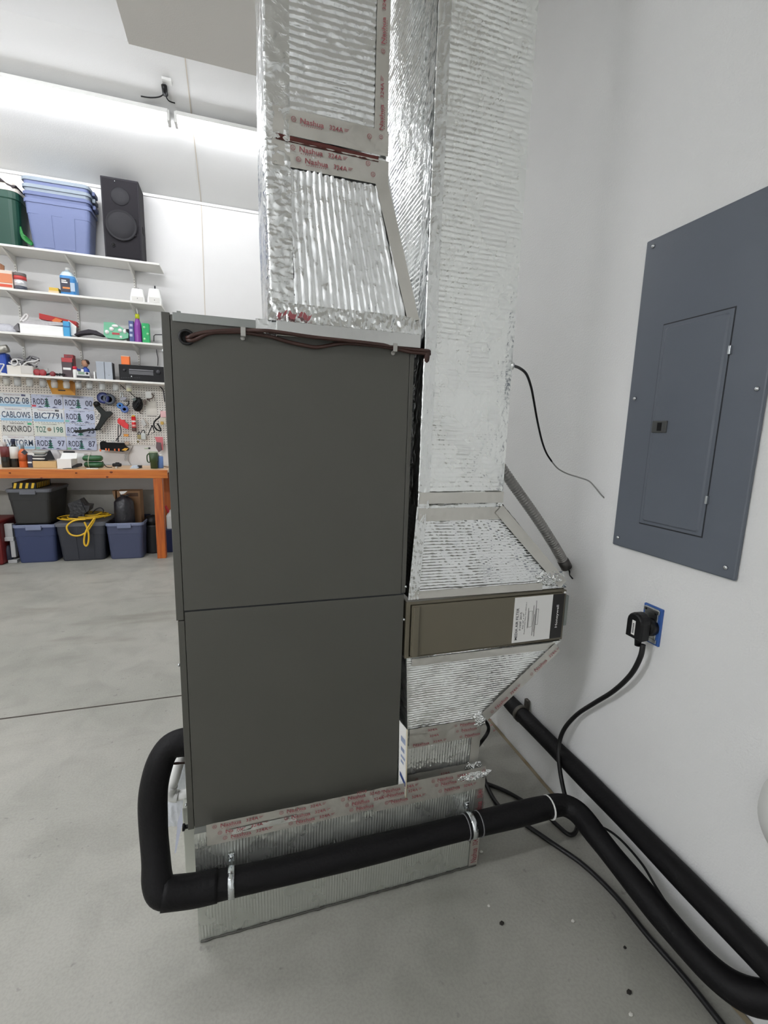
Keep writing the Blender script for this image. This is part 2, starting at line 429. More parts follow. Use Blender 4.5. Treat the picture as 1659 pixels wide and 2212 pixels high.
# ------------------------------------------------------------------ foil helpers
def foil(mb, A, B, C, D, rib, pitch, amp, crump, other=48, seed=0., per=6, edge=.02):
    """quilted foil face A,B,C,D (seen from outside: low left, low right, top right, top left)"""
    A, B, C, D = map(Vector, (A, B, C, D))
    nrm = (B-A).cross(D-A).normalized()
    W = max((B-A).length, (C-D).length); H = max((D-A).length, (C-B).length)
    nr = max(8, int((H if rib == 'h' else W)/pitch*per))
    nu, nv = (other, nr) if rib == 'h' else (nr, other)
    def fn(u, v):
        p = A.lerp(B, u).lerp(D.lerp(C, u), v)
        x, y = u*W, v*H
        wob = .3*noise.noise((x*7+seed, y*7, 1.3))+.07*noise.noise((x*40, y*40+seed, 2.1))
        t = (y if rib == 'h' else x)/pitch + wob
        puff = abs(math.sin(PI*t))**.7
        k = .6+.8*noise.noise((x*10+seed, y*10, 5.))+.5*noise.noise((x*45, y*45, seed))
        k = max(.3, k)
        cr = noise.noise((x*22+seed, y*22, 9.))*.6+noise.noise((x*70, y*70+seed, 3.))*.4
        e = min(1, min(u*W, (1-u)*W, v*H, (1-v)*H)/edge)
        return p+nrm*((amp*puff*k)*e+crump*cr*(.3+.7*e))
    mb.grid(fn, nu, nv); return mb

def patch(cx, cz, rx, rz, y, amp, seed=0.):
    """crumpled foil scrap with a ragged outline that dies into the face behind it"""
    def fn(u, v):
        a = 2*PI*u; r = v*(1+.3*noise.noise((3*math.cos(a), 3*math.sin(a), seed)))
        x, z = rx*r*math.cos(a), rz*r*math.sin(a)
        c = abs(noise.noise((x*130, z*130, seed)))+.6*abs(noise.noise((x*300, z*300, seed)))
        return Vector((cx+x, y-(.003+amp*c)*(1-v**4), cz+z))
    return MB().grid(fn, 60, 24)

def strip(mb, p0, p1, width, nrm, off=.0022, crump=.0006, n=None, seed=0., bulge=.0):
    """tape strip from p0 to p1, centred, lying on a face with normal nrm"""
    p0, p1, nrm = Vector(p0), Vector(p1), Vector(nrm).normalized()
    d = (p1-p0); L = d.length; side = nrm.cross(d).normalized()
    n = n or max(10, int(L/.006))
    def fn(u, v):
        w = width*(v-.5)*(1+.02*noise.noise((u*L*30, v*3, seed)))
        p = p0+d*u+side*w
        c = crump*(noise.noise((u*L*60, v*width*60, seed))+.6*noise.noise((u*L*150, v*width*150, seed+4)))
        return p+nrm*(off+c+bulge*math.sin(PI*v))
    mb.grid(fn, n, max(5, int(width/.006))); return mb

def prints(mb, p0, p1, nrm, up, h=.0105, start=.0, gap=.165, off=.0042, words=('UL', 'Nashua', '324A'), clip=True):
    p0, p1, nrm, up = Vector(p0), Vector(p1), Vector(nrm).normalized(), Vector(up).normalized()
    d = (p1-p0).normalized(); L = (p1-p0).length; x = start
    while x < L:
        for wd_, dx, w, hh in (('UL', .008, .006, .5), ('Nashua', .047, .05, 1), ('324A', .099, .030, .85)):
            if wd_ in words and 0 < x+dx-w/2 and x+dx+w/2 < L:
                c = p0+d*(x+dx)+nrm*off
                text(mb, wd_, c, d, up, w, h*hh)
                if wd_ == 'UL':
                    R = h*.5; vs = []; fs = []
                    for k in range(16):
                        a = 2*PI*k/16
                        for r in (R, R*.82): vs.append(c+(d*math.cos(a)+up*math.sin(a))*r)
                    for k in range(16): fs.append([2*k, 2*((k+1) % 16), 2*((k+1) % 16)+1, 2*k+1])
                    mb.add(vs, fs)
                if wd_ == 'Nashua':      # the dotted line under the name and the small print after the number
                    for k in range(10):
                        q = c-up*h*.85+d*(.0045*(k-5)); mb.add([q, q+d*.0022, q+d*.0022+up*.0014, q+up*.0014], [[0, 1, 2, 3]])
                    for k in range(3):
                        q = p0+d*(x+.1165)+nrm*off+up*(h*.25-.0022*k); mb.add([q, q+d*(.010-.002*k), q+d*(.010-.002*k)+up*.0010, q+up*.0010], [[0, 1, 2, 3]])
        x += gap
    return mb
def tape(t, p0, p1, width, nrm=YN, up=None, start=.01, rows=(0,), words=('UL', 'Nashua', '324A'), seed=0., off=.0052, bulge=0, crump=.0006, h=.0105):
    nrm = Vector(nrm); d = (Vector(p1)-Vector(p0)).normalized()
    up = Vector(up) if up else nrm.cross(d)
    o = build('foil_tape', strip(MB(), p0, p1, width, nrm, off, crump, seed=seed, bulge=bulge), M_TAPE, t, recalc=False)
    if words:
        m = MB()
        for k, r in enumerate(rows):
            prints(m, Vector(p0)+up*r, Vector(p1)+up*r, nrm, up, start=start+.012*k, words=words, off=off+.0022+bulge, h=h)
        if m.v: build('tape_print', m, M_RED, o, recalc=False)['kind'] = 'stuff'
    return o

# ------------------------------------------------------------------ supply plenum and duct
YD = YF+.46
su = thing('supply_duct', 'foil wrapped supply duct with tapered plenum rising from the furnace top', 'duct', (.2, YF+.25, FZT))
xl1 = PY(575, 200, YF).x; xl0 = PY(590, 690, YF).x; xr1 = .326; xr0 = .420; zk = 1.935; z0 = FZT+.004
q = MB()
foil(q, (xl0, YF, z0), (xr0, YF, z0), (xr1, YF, zk), (xl1, YF, zk), 'v', .0165, .0046, .0012, 150, 1.)
foil(q, (xl0, YD, z0), (xl0, YF, z0), (xl1, YF, zk), (xl1, YD, zk), 'v', .0165, .0018, .001, 40, 2.)
foil(q, (xr0, YF, z0), (xr0, YD, z0), (xr1, YD, zk), (xr1, YF, zk), 'v', .0165, .0018, .001, 40, 3.)
q.add([(xl0, YD, z0), (xr0, YD, z0), (xr1, YD, zk), (xl1, YD, zk)], [[0, 3, 2, 1]])
build('plenum_taper', q, M_FOILV, su, recalc=False)
q = MB()
foil(q, (xl1, YF, zk), (xr1, YF, zk), (xr1, YF, ZS), (xl1, YF, ZS), 'h', .0135, .0040, .0018, 110, 4.)
foil(q, (xl1, YD, zk), (xl1, YF, zk), (xl1, YF, ZS), (xl1, YD, ZS), 'h', .0135, .002, .0012, 40, 5.)
foil(q, (xr1, YF, zk), (xr1, YD, zk), (xr1, YD, ZS), (xr1, YF, ZS), 'h', .0135, .002, .0012, 40, 6.)
q.add([(xl1, YD, zk), (xr1, YD, zk), (xr1, YD, ZS), (xl1, YD, ZS)], [[0, 3, 2, 1]])
build('upper_trunk', q, M_FOILV, su, recalc=False)
# crumpled foil over the left corner, the skirt and the flange at the foot
q = MB()
def corner(zlo, zhi, x0_, x1_, seed):
    def fn(u, v):
        z = zlo+(zhi-zlo)*v; x = x0_+(x1_-x0_)*v; a = u*1.0
        cr = .004*noise.noise((u*4, z*45, seed))+.003*noise.noise((u*9, z*110, seed))
        if u < .5: p = Vector((x-.003, YF+.07*(1-2*u), z)); nn = Vector((-1, 0, 0))
        else: p = Vector((x-.003+.05*(2*u-1), YF-.002, z)); nn = Vector((0, -1, 0))
        if abs(u-.5) < .12: nn = Vector((-1, -1, 0)).normalized()
        return p+nn*(.002+abs(cr))
    q.grid(fn, 20, 160)
corner(z0, zk, xl0, xl1, 1.); corner(zk, ZS, xl1, xl1, 7.)
build('corner_tape', q, M_FOILC, su, recalc=False)
q = MB()
q.grid(lambda u, v: Vector((xl0-.012+(xr0-xl0+.014)*u, YF-.004-.010*(1-v)-.005*noise.noise((u*26, v*1.5, 1))*(1-abs(2*v-1)*.4)-.003*noise.noise((u*70, v*4, 2)), z0-.002+.042*v)), 150, 14)
build('skirt', q, M_FOILC, su, recalc=False)
q = MB()
for k in range(7):
    x = xl0+.006+.011*k+.004*random.random()
    q.grid(lambda u, v, x=x: Vector((x+.008*u+.004*v, YF-.0185-.001*noise.noise((u*3, v*3, x*90)), z0+.006+.011*v+.004*math.sin(u*3+x*200))), 3, 3)
build('red_tape_print', q, M_RED, su, recalc=False)['kind'] = 'stuff'
q = MB().box(PY(596, 712, YF).x, xr0+.002, YF-.0135, YF+.0, PY(700, 732, YF-.01).z-.002, FZT+.004, bev=.0015)
build('base_flange', q, mat('flange_steel', (205, 206, 204), .22, metal=1, bump=.1, bscale=30), su)
q = MB().grid(lambda u, v: Vector((PY(552, 695, YF).x+.045*u, YF-.006-.002*noise.noise((u*6, v*6, 2)), FZT-.020+.024*v+.012*u*(v-1))), 10, 8)
build('flange_tape', q, M_FOILC, su, recalc=False)
# seam tapes with print
tape(su, (xl1+.012, YF, zk+.038), (xr1+.002, YF, zk+.038), .05, rows=(.006,), start=.035, seed=1., crump=.0012)
tape(su, (xl1+.01, YF, zk-.022), (xr1+.004, YF, zk-.022), .05, rows=(.012, -.008), start=.035, seed=2., crump=.0012)
q = MB(); strip(q, (xl1+.018, YF-.004, zk+.006), (xr1-.02, YF-.004, zk+.003), .011, YN, .0025, .001, bulge=-.002)
build('tape_fold', q, mat('maroon_reflection', (104, 62, 58), .3, metal=.85), su, recalc=False)  # maroon reflection in the fold is put into the colour
tape(su, (xr1-.016, YF, zk+.02), (xr1-.016, YF, ZS), .03, up=(-1, 0, 0), start=.02, seed=3., words=('UL', 'Nashua', '324A'), h=.009)
tape(su, (xr0-.016, YF, z0+.03), (xr1-.012, YF, zk-.04), .030, words=None, seed=4.)

# ------------------------------------------------------------------ return duct, filter box, lower transition, base
RXL, RXR = .439, .688
YRB = YF+.40
rd = thing('return_duct', 'narrow foil wrapped return duct by the right wall, flaring out above the filter box', 'duct', (.6, YF+.26, .89))
zr = PY(1000, 1092, YF).z; zf1 = .894
q = MB()
foil(q, (RXL, YF, zr), (RXR, YF, zr), (RXR, YF, ZS), (RXL, YF, ZS), 'h', .0122, .0030, .0011, 90, 11.)
foil(q, (RXL, YRB, zr), (RXL, YF, zr), (RXL, YF, ZS), (RXL, YRB, ZS), 'h', .0122, .0030, .0016, 70, 12.)
foil(q, (RXR, YF, zr), (RXR, YRB, zr), (RXR, YRB, ZS), (RXR, YF, ZS), 'h', .0122, .0012, .0008, 20, 13., per=3)
build('trunk', q, M_FOILM, rd, recalc=False)
q = MB(); FL, FR = .424, .932
foil(q, (FL, YF, zf1), (FR, YF, zf1-.004), (RXR, YF, zr), (RXL, YF, zr), 'h', .0115, .0034, .0022, 110, 14.)
foil(q, (FL, YRB, zf1), (FL, YF, zf1), (RXL, YF, zr), (RXL, YRB, zr), 'h', .0115, .0015, .001, 30, 15.)
foil(q, (FR, YF, zf1-.004), (FR, YRB, zf1-.004), (RXR, YRB, zr), (RXR, YF, zr), 'h', .0115, .0015, .001, 40, 16.)
build('flare', q, M_FOILV, rd, recalc=False)
q = MB()
def rcorner(u, v):
    z = zr+(ZS-zr)*v
    cr = .0035*noise.noise((u*4, z*50, 3.))+.0025*noise.noise((u*9, z*120, 5.))
    if u < .5: p = Vector((RXL-.002, YF+.05*(1-2*u), z)); nn = Vector((-1, 0, 0))
    else: p = Vector((RXL-.002+.03*(2*u-1), YF-.002, z)); nn = Vector((0, -1, 0))
    if abs(u-.5) < .15: nn = Vector((-1, -1, 0)).normalized()
    return p+nn*(.001+abs(cr))
q.grid(rcorner, 18, 330)
def rcorner2(u, v):
    z = zf1+(zr-zf1)*v; x = FL+(RXL-FL)*v
    cr = .0035*noise.noise((u*4, z*50, 3.))+.0025*noise.noise((u*9, z*120, 5.))
    return Vector((x-.006+.03*u, YF-.004-abs(cr), z))
q.grid(rcorner2, 12, 60)
build('corner_tape', q, M_FOILC, rd, recalc=False)
# crease and tape at the top of the flare, tape along its slanted edge, crumpled patch near the filter end
tape(rd, (RXL-.002, YF, zr-.022), (RXR+.006, YF, zr-.022), .035, words=None, seed=5., crump=.0014)
tape(rd, (RXL+.0, YF, zr+.022), (RXR, YF, zr+.022), .03, words=None, seed=6., crump=.0012)
q = MB(); strip(q, (RXL+.03, YF-.004, zr-.001), (RXR-.015, YF-.004, zr+.001), .016, YN, .0008, .0022, bulge=-.004)
build('crease', q, M_FOILC, rd, recalc=False)
sl = (Vector((RXR, YF, zr))-Vector((FR, YF, zf1))); sn = Vector((sl.z, 0, -sl.x)).normalized()
if sn.x < 0: sn = -sn
tape(rd, Vector((FR-.02, YF-.003, zf1+.01)), Vector((RXR-.014, YF-.003, zr-.01)), .03, words=None, seed=7., crump=.0012)
q = MB(); strip(q, Vector((FR, YF+.012, zf1)), Vector((RXR, YF+.012, zr)), .03, sn, .002, .0016)
build('edge_tape', q, M_FOILC, rd, recalc=False)
q = patch(FR-.062, zf1+.032, .048, .026, YF-.002, .012, 1.)
build('crumpled_patch', q, M_FOILC, rd, recalc=False)
tape(rd, (FL, YF, zf1+.012), (FR-.09, YF, zf1+.008), .022, words=None, seed=8., crump=.0012)
for (x_, z_) in ((RXR-.002, PY(1110, 790, YF).z),):
    build('wire_seal', MB().lathe([(.012, 0), (.010, .008), (.004, .012)], (x_, YF+.006, z_), 10, 'X'), M_FOILC, rd)

fb = thing('filter_box', 'taupe metal media filter box with a white label, below the flared foil duct', 'filter box', (.67, YF+.26, .72))
fx0, fx1, fz0, fz1 = .416, .934, .722, .886
build('housing', MB().box(fx0, fx1, YF+.012, YF+.40, fz0, fz1, bev=.003), M_TAUPE, fb)
build('frame', MB().box(fx0, fx0+.012, YF, YF+.014, fz0, fz1, bev=.001).box(fx1-.016, fx1, YF, YF+.014, fz0, fz1-.004, bev=.001)
      .box(fx0+.010, fx1-.015, YF, YF+.014, fz1-.009, fz1, bev=.001).box(fx0+.010, fx1-.015, YF, YF+.014, fz0, fz0+.004, bev=.001), M_TAUPE, fb)
dr = build('door', MB().box(fx0+.016, fx1-.017, YF-.004, YF+.012, fz0+.006, fz1-.011, bev=.002), M_TAUPE, fb)
build('door_lip', MB().box(fx0+.018, fx0+.036, YF-.010, YF-.003, fz0+.006, fz1-.013, bev=.002), M_TAUPE, dr)
lx0, lx1 = PY(1107, 1340, YF).x, PY(1188, 1335, YF).x; lx2 = PY(1213, 1330, YF).x
lz0, lz1 = fz0+.010, fz1-.013
lb = build('label', MB().box(lx0, lx1+.004, YF-.0052, YF-.004, lz0, lz1, bev=.0004), M_PAPER, dr)
M_INK = mat('label_ink', (40, 40, 44), .6)
q = MB(); UPX = Vector((-1, 0, 0)); zc = (lz0+lz1)/2; yy = YF-.0056
text(q, 'MEDIA AIR FILTER', (lx0+.012, yy, zc-.012), ZU, UPX, .100, .0085)
text(q, 'F100F 2015', (lx0+.024, yy, zc-.004), ZU, UPX, .056, .0065)
text(q, 'Size 20" x 20"', (lx0+.033, yy, zc-.004), ZU, UPX, .050, .0045)
text(q, 'Replacement Filter: FC100A1011', (lx0+.040, yy, zc+.004), ZU, UPX, .100, .0040)
for (a_, h0, h1) in ((.048, .3, .75), (.066, .12, .8), (.070, .2, .6), (.074, .1, .9)):
    q.box(lx0+a_, lx0+a_+.0012, yy-.0002, yy, lz0+(lz1-lz0)*h0, lz0+(lz1-lz0)*h1)
def frame_lines(q, xa, xb, za, zb, w=.0006):
    q.box(xa, xa+w, yy-.0002, yy, za, zb).box(xb-w, xb, yy-.0002, yy, za, zb).box(xa, xb, yy-.0002, yy, za, za+w).box(xa, xb, yy-.0002, yy, zb-w, zb)
frame_lines(q, lx0+.051, lx0+.063, zc-.025, zc+.025); frame_lines(q, lx0+.076, lx0+.084, zc-.02, zc+.03)
build('label_print', q, M_INK, lb)['kind'] = 'stuff'
bb = build('brand_band', MB().box(lx1, lx2, YF-.0054, YF-.004, lz0, lz1, bev=.0004), mat('band_black', (30, 28, 27), .5), dr)
q = MB(); text(q, 'Honeywell', ((lx1+lx2)/2, YF-.0058, zc), ZU, UPX, .072, .0105)
build('brand_print', q, M_PAPER, bb, recalc=False)['kind'] = 'stuff'
build('latch', MB().box(fx1-.002, fx1+.010, YF-.002, YF+.03, fz0+.045, fz1-.022, bev=.002), mat('latch_grey', (128, 134, 130), .4, metal=.3), fb)
build('rivet', MB().lathe([(.004, -.002), (.004, .0)], (fx1-.006, YF, fz1-.012), 8, 'Y'), M_PAPER, fb)

lt = thing('return_boot', 'foil wrapped duct boot slanting from the filter box down to the base plenum', 'duct', (.6, YF+.26, .315))
q = MB(); bz1, bz0 = .722, .486; nx0, nx1 = .434, .668
foil(q, (nx0, YF, bz0), (nx1, YF, bz0), (.930, YF, bz1-.004), (fx0+.006, YF, bz1), 'h', .0105, .0032, .0014, 100, 21.)
foil(q, (nx0, YRB, bz0), (nx0, YF, bz0), (fx0+.006, YF, bz1), (fx0+.006, YRB, bz1), 'h', .0105, .0014, .001, 24, 22.)
foil(q, (nx1, YF, bz0), (nx1, YRB, bz0), (.930, YRB, bz1-.004), (.930, YF, bz1-.004), 'h', .0105, .0014, .001, 24, 23.)
build('slanted_section', q, M_FOILM, lt, recalc=False)
q = MB(); nz0 = .318
foil(q, (nx0, YF+.002, nz0), (nx1-.008, YF+.002, nz0), (nx1, YF+.002, bz0), (nx0, YF+.002, bz0), 'v', .0085, .0028, .0008, 60, 24.)
foil(q, (nx0, YRB, nz0), (nx0, YF, nz0), (nx0, YF, bz0), (nx0, YRB, bz0), 'v', .0085, .0012, .0006, 16, 25.)
foil(q, (nx1-.008, YF, nz0), (nx1-.008, YRB, nz0), (nx1, YRB, bz0), (nx1, YF, bz0), 'v', .0085, .0012, .0006, 16, 26.)
build('neck', q, M_FOILM, lt, recalc=False)
tape(lt, (nx0+.004, YF, bz0+.008), (nx1+.01, YF, bz0+.006), .022, start=-.028, rows=(0,), seed=11., crump=.0012, h=.008)
tape(lt, (nx0+.004, YF, bz0-.022), (nx1, YF, bz0-.022), .040, start=-.022, rows=(.010, -.010), seed=12., crump=.0012, h=.008)
tape(lt, (nx0+.002, YF, bz1-.012), (.905, YF, bz1-.015), .022, words=None, seed=13., crump=.0012)
s0, s1 = Vector((nx1+.008, YF-.002, bz0+.02)), Vector((.915, YF-.002, bz1-.02))
tape(lt, s0, s1, .034, start=.02, rows=(-.004,), seed=14., crump=.001, words=('Nashua', '324A', 'UL'), h=.010)
tape(lt, (nx0+.004, YF, nz0+.020), (nx1-.006, YF, nz0+.020), .042, start=.02, rows=(.004,), seed=15., crump=.002, words=('324A', 'UL'), h=.008)
tape(lt, (nx1-.018, YF, nz0+.03), (nx1-.014, YF, bz0-.03), .03, words=None, seed=16., crump=.0012)
q = patch(nx1-.006, bz0+.010, .024, .028, YF-.002, .006, 2.)
build('crumpled_patch', q, M_FOILC, lt, recalc=False)
q = patch(nx1-.02, nz0+.022, .034, .02, YF-.002, .011, 3.)
build('crumpled_patch', q, M_FOILC, lt, recalc=False)

YP = 1.08; BX0, BX1, BZ = -.137, .686, .328
bp = thing('base_plenum', 'long low base box wrapped in dull ribbed foil, on the floor under the furnace', 'plenum', ((BX0+BX1)/2, YP+.28, 0))
q = MB()
foil(q, (BX0, YP, .004), (BX1-.012, YP, .002), (BX1, YP, BZ), (BX0, YP, BZ), 'v', .0078, .0024, .0009, 70, 31., edge=.012)
foil(q, (BX0, YP+.58, .0), (BX0, YP, .004), (BX0, YP, BZ), (BX0, YP+.58, BZ), 'v', .0078, .001, .0005, 10, 32.)
foil(q, (BX1-.012, YP, .002), (BX1-.012, YP+.58, 0), (BX1, YP+.58, BZ), (BX1, YP, BZ), 'v', .0078, .001, .0005, 10, 33.)
q.add([(BX0, YP, BZ), (BX1, YP, BZ), (BX1, YP+.58, BZ), (BX0, YP+.58, BZ)], [[0, 1, 2, 3]])
build('foil_wrap', q, foil_mat('foil_dull', (210, 213, 207), .30, .2, 70, metal=.8), bp, recalc=False)
build('base_shadow_lip', MB().tube([(BX0+.004+(BX1-BX0-.016)*i/60, YP-.001-.003*noise.noise((i*.5, 0, 0)), .004+.002*noise.noise((i*.9, 2, 0))) for i in range(61)], .003, 7), M_GREYD, bp)  # wavy lip in dark grey, standing in for the shadow line
build('end_panel', MB().box(PY(393, 1745, 1.2).x, BX0-.002, 1.2, 1.62, .0, .306, bev=.003), mat('pale_steel', (196, 198, 188), .4, metal=.25), bp)
tape(bp, (PY(446, 1790, YP).x, YP, .3215), (.372, YP, .3215), .062, rows=(.022, .002, -.016), start=.012, seed=21., crump=.001, off=.005)
tape(bp, (.330, YP, .319), (BX1-.004, YP, .319), .072, rows=(.024, .008, -.014), start=.006, seed=22., crump=.001, off=.0068)
q = MB(); strip(q, (PY(500, 1790, YP).x, YP-.006, .318), (PY(640, 1745, YP).x, YP-.006, .319), .016, YN, .001, .0012)
build('tape_fold', q, M_FOILC, bp, recalc=False)
q = MB()
text(q, '10/18', PY(782, 1711, YP-.0125), XR, ZU, .026, .0085); text(q, '10/18', PY(778, 1731, YP-.0125), XR, ZU, .02, .0075)
build('date_print', q, M_RED, bp, recalc=False)['kind'] = 'stuff'
tape(bp, (BX1-.024, YP, .008), (BX1-.016, YP, BZ-.03), .030, up=(-1, 0, 0), start=-.01, words=('Nashua', '324A'), seed=23., h=.02, off=.003)
q = patch(BX1-.045, BZ+.002, .062, .016, YP-.003, .012, 4.)
build('crumpled_patch', q, M_FOILC, bp, recalc=False)

# booklet standing between furnace and boot
q = MB(); q.box(FXR+.004, FXR+.012, YF-.034, YF-.004, .318, .506, bev=.0008)
M_ = Matrix.Rotation(0, 4, 'Z')
bk = thing('booklet', 'white folded instruction booklet with blue print wedged beside the foil boot', 'booklet', (FXR+.01, YF-.02, .31))
A0, A1 = PY(863, 1585, YF-.03), PY(880, 1600, YF-.03)
build('cover', MB().prism([PY(864, 1558, YF-.012), PY(879, 1576, YF-.030), PY(877, 1722, YF-.030), PY(862, 1697, YF-.012)], (.0, .006, 0)), M_PAPER, bk)
q = MB()
for (f0, f1, g0, g1) in ((.18, .26, .2, .8), (.34, .40, .2, .7), (.46, .50, .2, .8), (.54, .58, .2, .6)):
    a_ = [PY(864, 1558, YF-.012), PY(879, 1576, YF-.030), PY(877, 1722, YF-.030), PY(862, 1697, YF-.012)]
    def L_(u, v): return a_[0].lerp(a_[1], u).lerp(a_[3].lerp(a_[2], u), v)+Vector((-.0006, -.0006, 0))
    q.add([L_(g0, f0), L_(g1, f0), L_(g1, f1), L_(g0, f1)], [[0, 1, 2, 3]])
build('cover_print', q, mat('faint_blue_print', (150, 160, 185), .6), bk, recalc=False)['kind'] = 'stuff'
q = MB(); q.add([L_(.1, .74), L_(.95, .80), L_(.95, .87), L_(.1, .81)], [[0, 1, 2, 3]])
build('blue_bar', q, mat('booklet_blue', (48, 66, 116), .6), bk, recalc=False)
build('spine', MB().tube([PY(879, 1576, YF-.030), PY(877, 1722, YF-.030)], .0022, 6), mat('cream_card', (214, 204, 178), .7), bk)

# ------------------------------------------------------------------ brown control cables across the furnace top
def cpt(x, y, off): return PY(340+x/2.676, 640+y/2.676, YF-off)
low = [(185, 255), (220, 250), (300, 214), (400, 207), (490, 208), (640, 230), (760, 264), (850, 284), (930, 294), (1080, 272), (1250, 284), (1370, 302), (1460, 322), (1540, 330), (1572, 330)]
upp = [(180, 238), (215, 222), (290, 207), (400, 198), (490, 196), (600, 198), (680, 204), (900, 236), (1200, 268), (1370, 290), (1480, 308), (1566, 316)]
t = thing('control_cable', 'pair of brown control cables clipped along the top of the grey furnace panel', 'cable', cpt(900, 300, .01))
build('cable_strand', MB().tube([PY(403, 733, YF+.006)]+[cpt(x, y, .006) for x, y in low]+[PY(924, 772, YF+.012)], .0042, 10, sub=5), M_BROWN, t)
build('cable_strand', MB().tube([PY(404, 728, YF+.006)]+[cpt(x, y, .0075 if x < 600 or x > 1340 else .0175) for x, y in upp]+[PY(926, 764, YF+.012)], .0042, 10, sub=5), M_BROWN, t)
build('cable_end', MB().tube([PY(921, 757, YF-.003), PY(922, 770, YF-.003), PY(919, 783, YF+.004)], .008, 8, sub=3), M_BROWN, t)
for i, (px, py) in enumerate(((525, 713), (850, 747))):
    p = PY(px, py, YF)
    q = MB()
    q.box(p.x-.0052, p.x+.0052, YF-.0155, YF-.0145, p.z-.014, p.z+.002, bev=.0004)
    q.box(p.x-.0052, p.x+.0052, YF-.0155, YF, p.z+.002, p.z+.0035, bev=.0004)
    q.box(p.x-.0052, p.x+.0052, YF-.0155, YF-.0005, p.z-.0155, p.z-.014, bev=.0004)
    q.lathe([(.005, -.0025), (.005, -.0002)], (p.x-.001, YF, p.z-.017), 12, 'Y')
    one('cable_clip', ['small white clip holding the brown cables beside the black grommet', 'small white clip holding the brown cables beneath the steel plenum flange'][i], 'clip', q, mat('clip_grey', (176, 174, 168), .5))

# ------------------------------------------------------------------ pipes along base and wall
XP = XW-.034
t = thing('insulated_pipe', 'black foam insulated pipe running straight along the foot of the right wall', 'pipe', (XP, 1.0, .178))
build('insulation', MB().tube([(.80, 1.70, .215), (.92, 1.705, .215), (1.03, 1.69, .213), (XP, 1.62, .212), (XP, 1.5, .212), (XP, 1.2, .212), (XP, .9, .212), (XP, .6, .208), (XP, .3, .205)], .031, 16, sub=8, rf=lambda t: 1+.03*math.sin(t*40)), M_FOAM, t)
p = PX(1128, 1512, XP)
cl = MB(); cl.lathe([(.0325, -.009), (.0345, -.009), (.0345, .009), (.0325, .009)], (XP, p.y, .212), 20, 'Y')
build('strap', cl, mat('dull_strap', (92, 88, 82), .5, metal=.6), t)
build('strap_tab', MB().box(XP+.018, XW-.002, p.y-.011, p.y+.011, .228, .272, bev=.002), mat('dull_strap', (92, 88, 82), .5), t)

YQ = YP-.037
path = [PY(430, 1604, 1.165), PY(395, 1603, 1.165), PY(364, 1616, 1.16), PY(343, 1655, 1.15), PY(331, 1715, 1.14), PY(332, 1790, 1.115), PY(337, 1855, 1.085), PY(340, 1902, 1.062),
        PY(352, 1929, YQ+.002), PY(385, 1929, YQ), PY(430, 1921, YQ), PY(500, 1906, YQ), PY(630, 1877, YQ), PY(760, 1846, YQ), PY(900, 1812, YQ), PY(1030, 1780, YQ), PY(1130, 1756, YQ+.004)]
path += [PZ(1180, 1744, .176), PZ(1216, 1739, .17), PZ(1250, 1757, .165), PZ(1287, 1803, .155), PZ(1330, 1857, .14), PZ(1390, 1930, .125), PZ(1450, 2002, .115), PZ(1520, 2080, .112), PZ(1575, 2127, .115), PZ(1625, 2152, .125), PZ(1690, 2160, .15)]
t = thing('refrigerant_line', 'thick black foam insulated line looping round the furnace base and bending along the wall', 'pipe', PY(640, 1900, YQ))
build('insulation', MB().tube(path, .0335, 16, sub=6, rf=lambda u: 1+.03*math.sin(u*55)+.04*noise.noise((u*20, 0, 0))), M_FOAM, t)
e = PY(471, 1912, YQ)
build('insulation_sleeve', MB().tube([PY(352, 1931, YQ), PY(420, 1923, YQ), PY(470, 1912, YQ)], .0362, 16, sub=5), M_FOAM, t)
for i, px in enumerate((1006, 1034)):
    c0 = PY(px, 1780, YQ); zz = PY(px, 1786-(px-1006)*.24, YQ).z
    build('tie', MB().lathe([(.0338, -.0012), (.0352, -.0012), (.0352, .0012), (.0338, .0012)], (c0.x, YQ, zz), 20, 'X'), mat('tie_grey', (120, 120, 122), .5), t)
c0 = PZ(1186, 1744, .176)
build('tie', MB().lathe([(.0335, -.0014), (.036, -.0014), (.036, .0014), (.0335, .0014)], c0, 20, 'X'), M_WHITE, t)
build('copper_line', MB().tube([PY(610, 1899, YQ+.012), PY(720, 1878, YQ-.004), PY(800, 1860, YQ-.008), PY(1011, 1810, YQ-.010), PY(1090, 1790, YQ-.006), PY(1140, 1776, YQ+.002)], .0042, 8, sub=6), M_CU, t)
for i, (px, py) in enumerate(((500, 1905), (1016, 1783))):
    c0 = PY(px, py, YQ)
    t = thing('pipe_clamp', ['shiny steel band clamp round the black line at the left end of the foil base', 'shiny steel band clamp round the black line at the right end of the foil base'][i], 'clamp', c0)
    M_BAND = mat('band_steel', (214, 218, 220), .16, metal=1, bump=.25, bscale=60)
    build('band', MB().lathe([(.0345, -.0075), (.0362, -.0075), (.0362, .0075), (.0345, .0075)], c0, 28, 'X'), M_BAND, t)
    build('mounting_tab', MB().box(c0.x-.0075, c0.x+.0075, YP-.008, YP-.0045, c0.z+.030, c0.z+.052, bev=.001), M_BAND, t)
    build('screw', MB().lathe([(.004, -.004), (.0045, 0)], (c0.x, YP-.007, c0.z+.044), 10, 'Y'), M_SCREW, t)

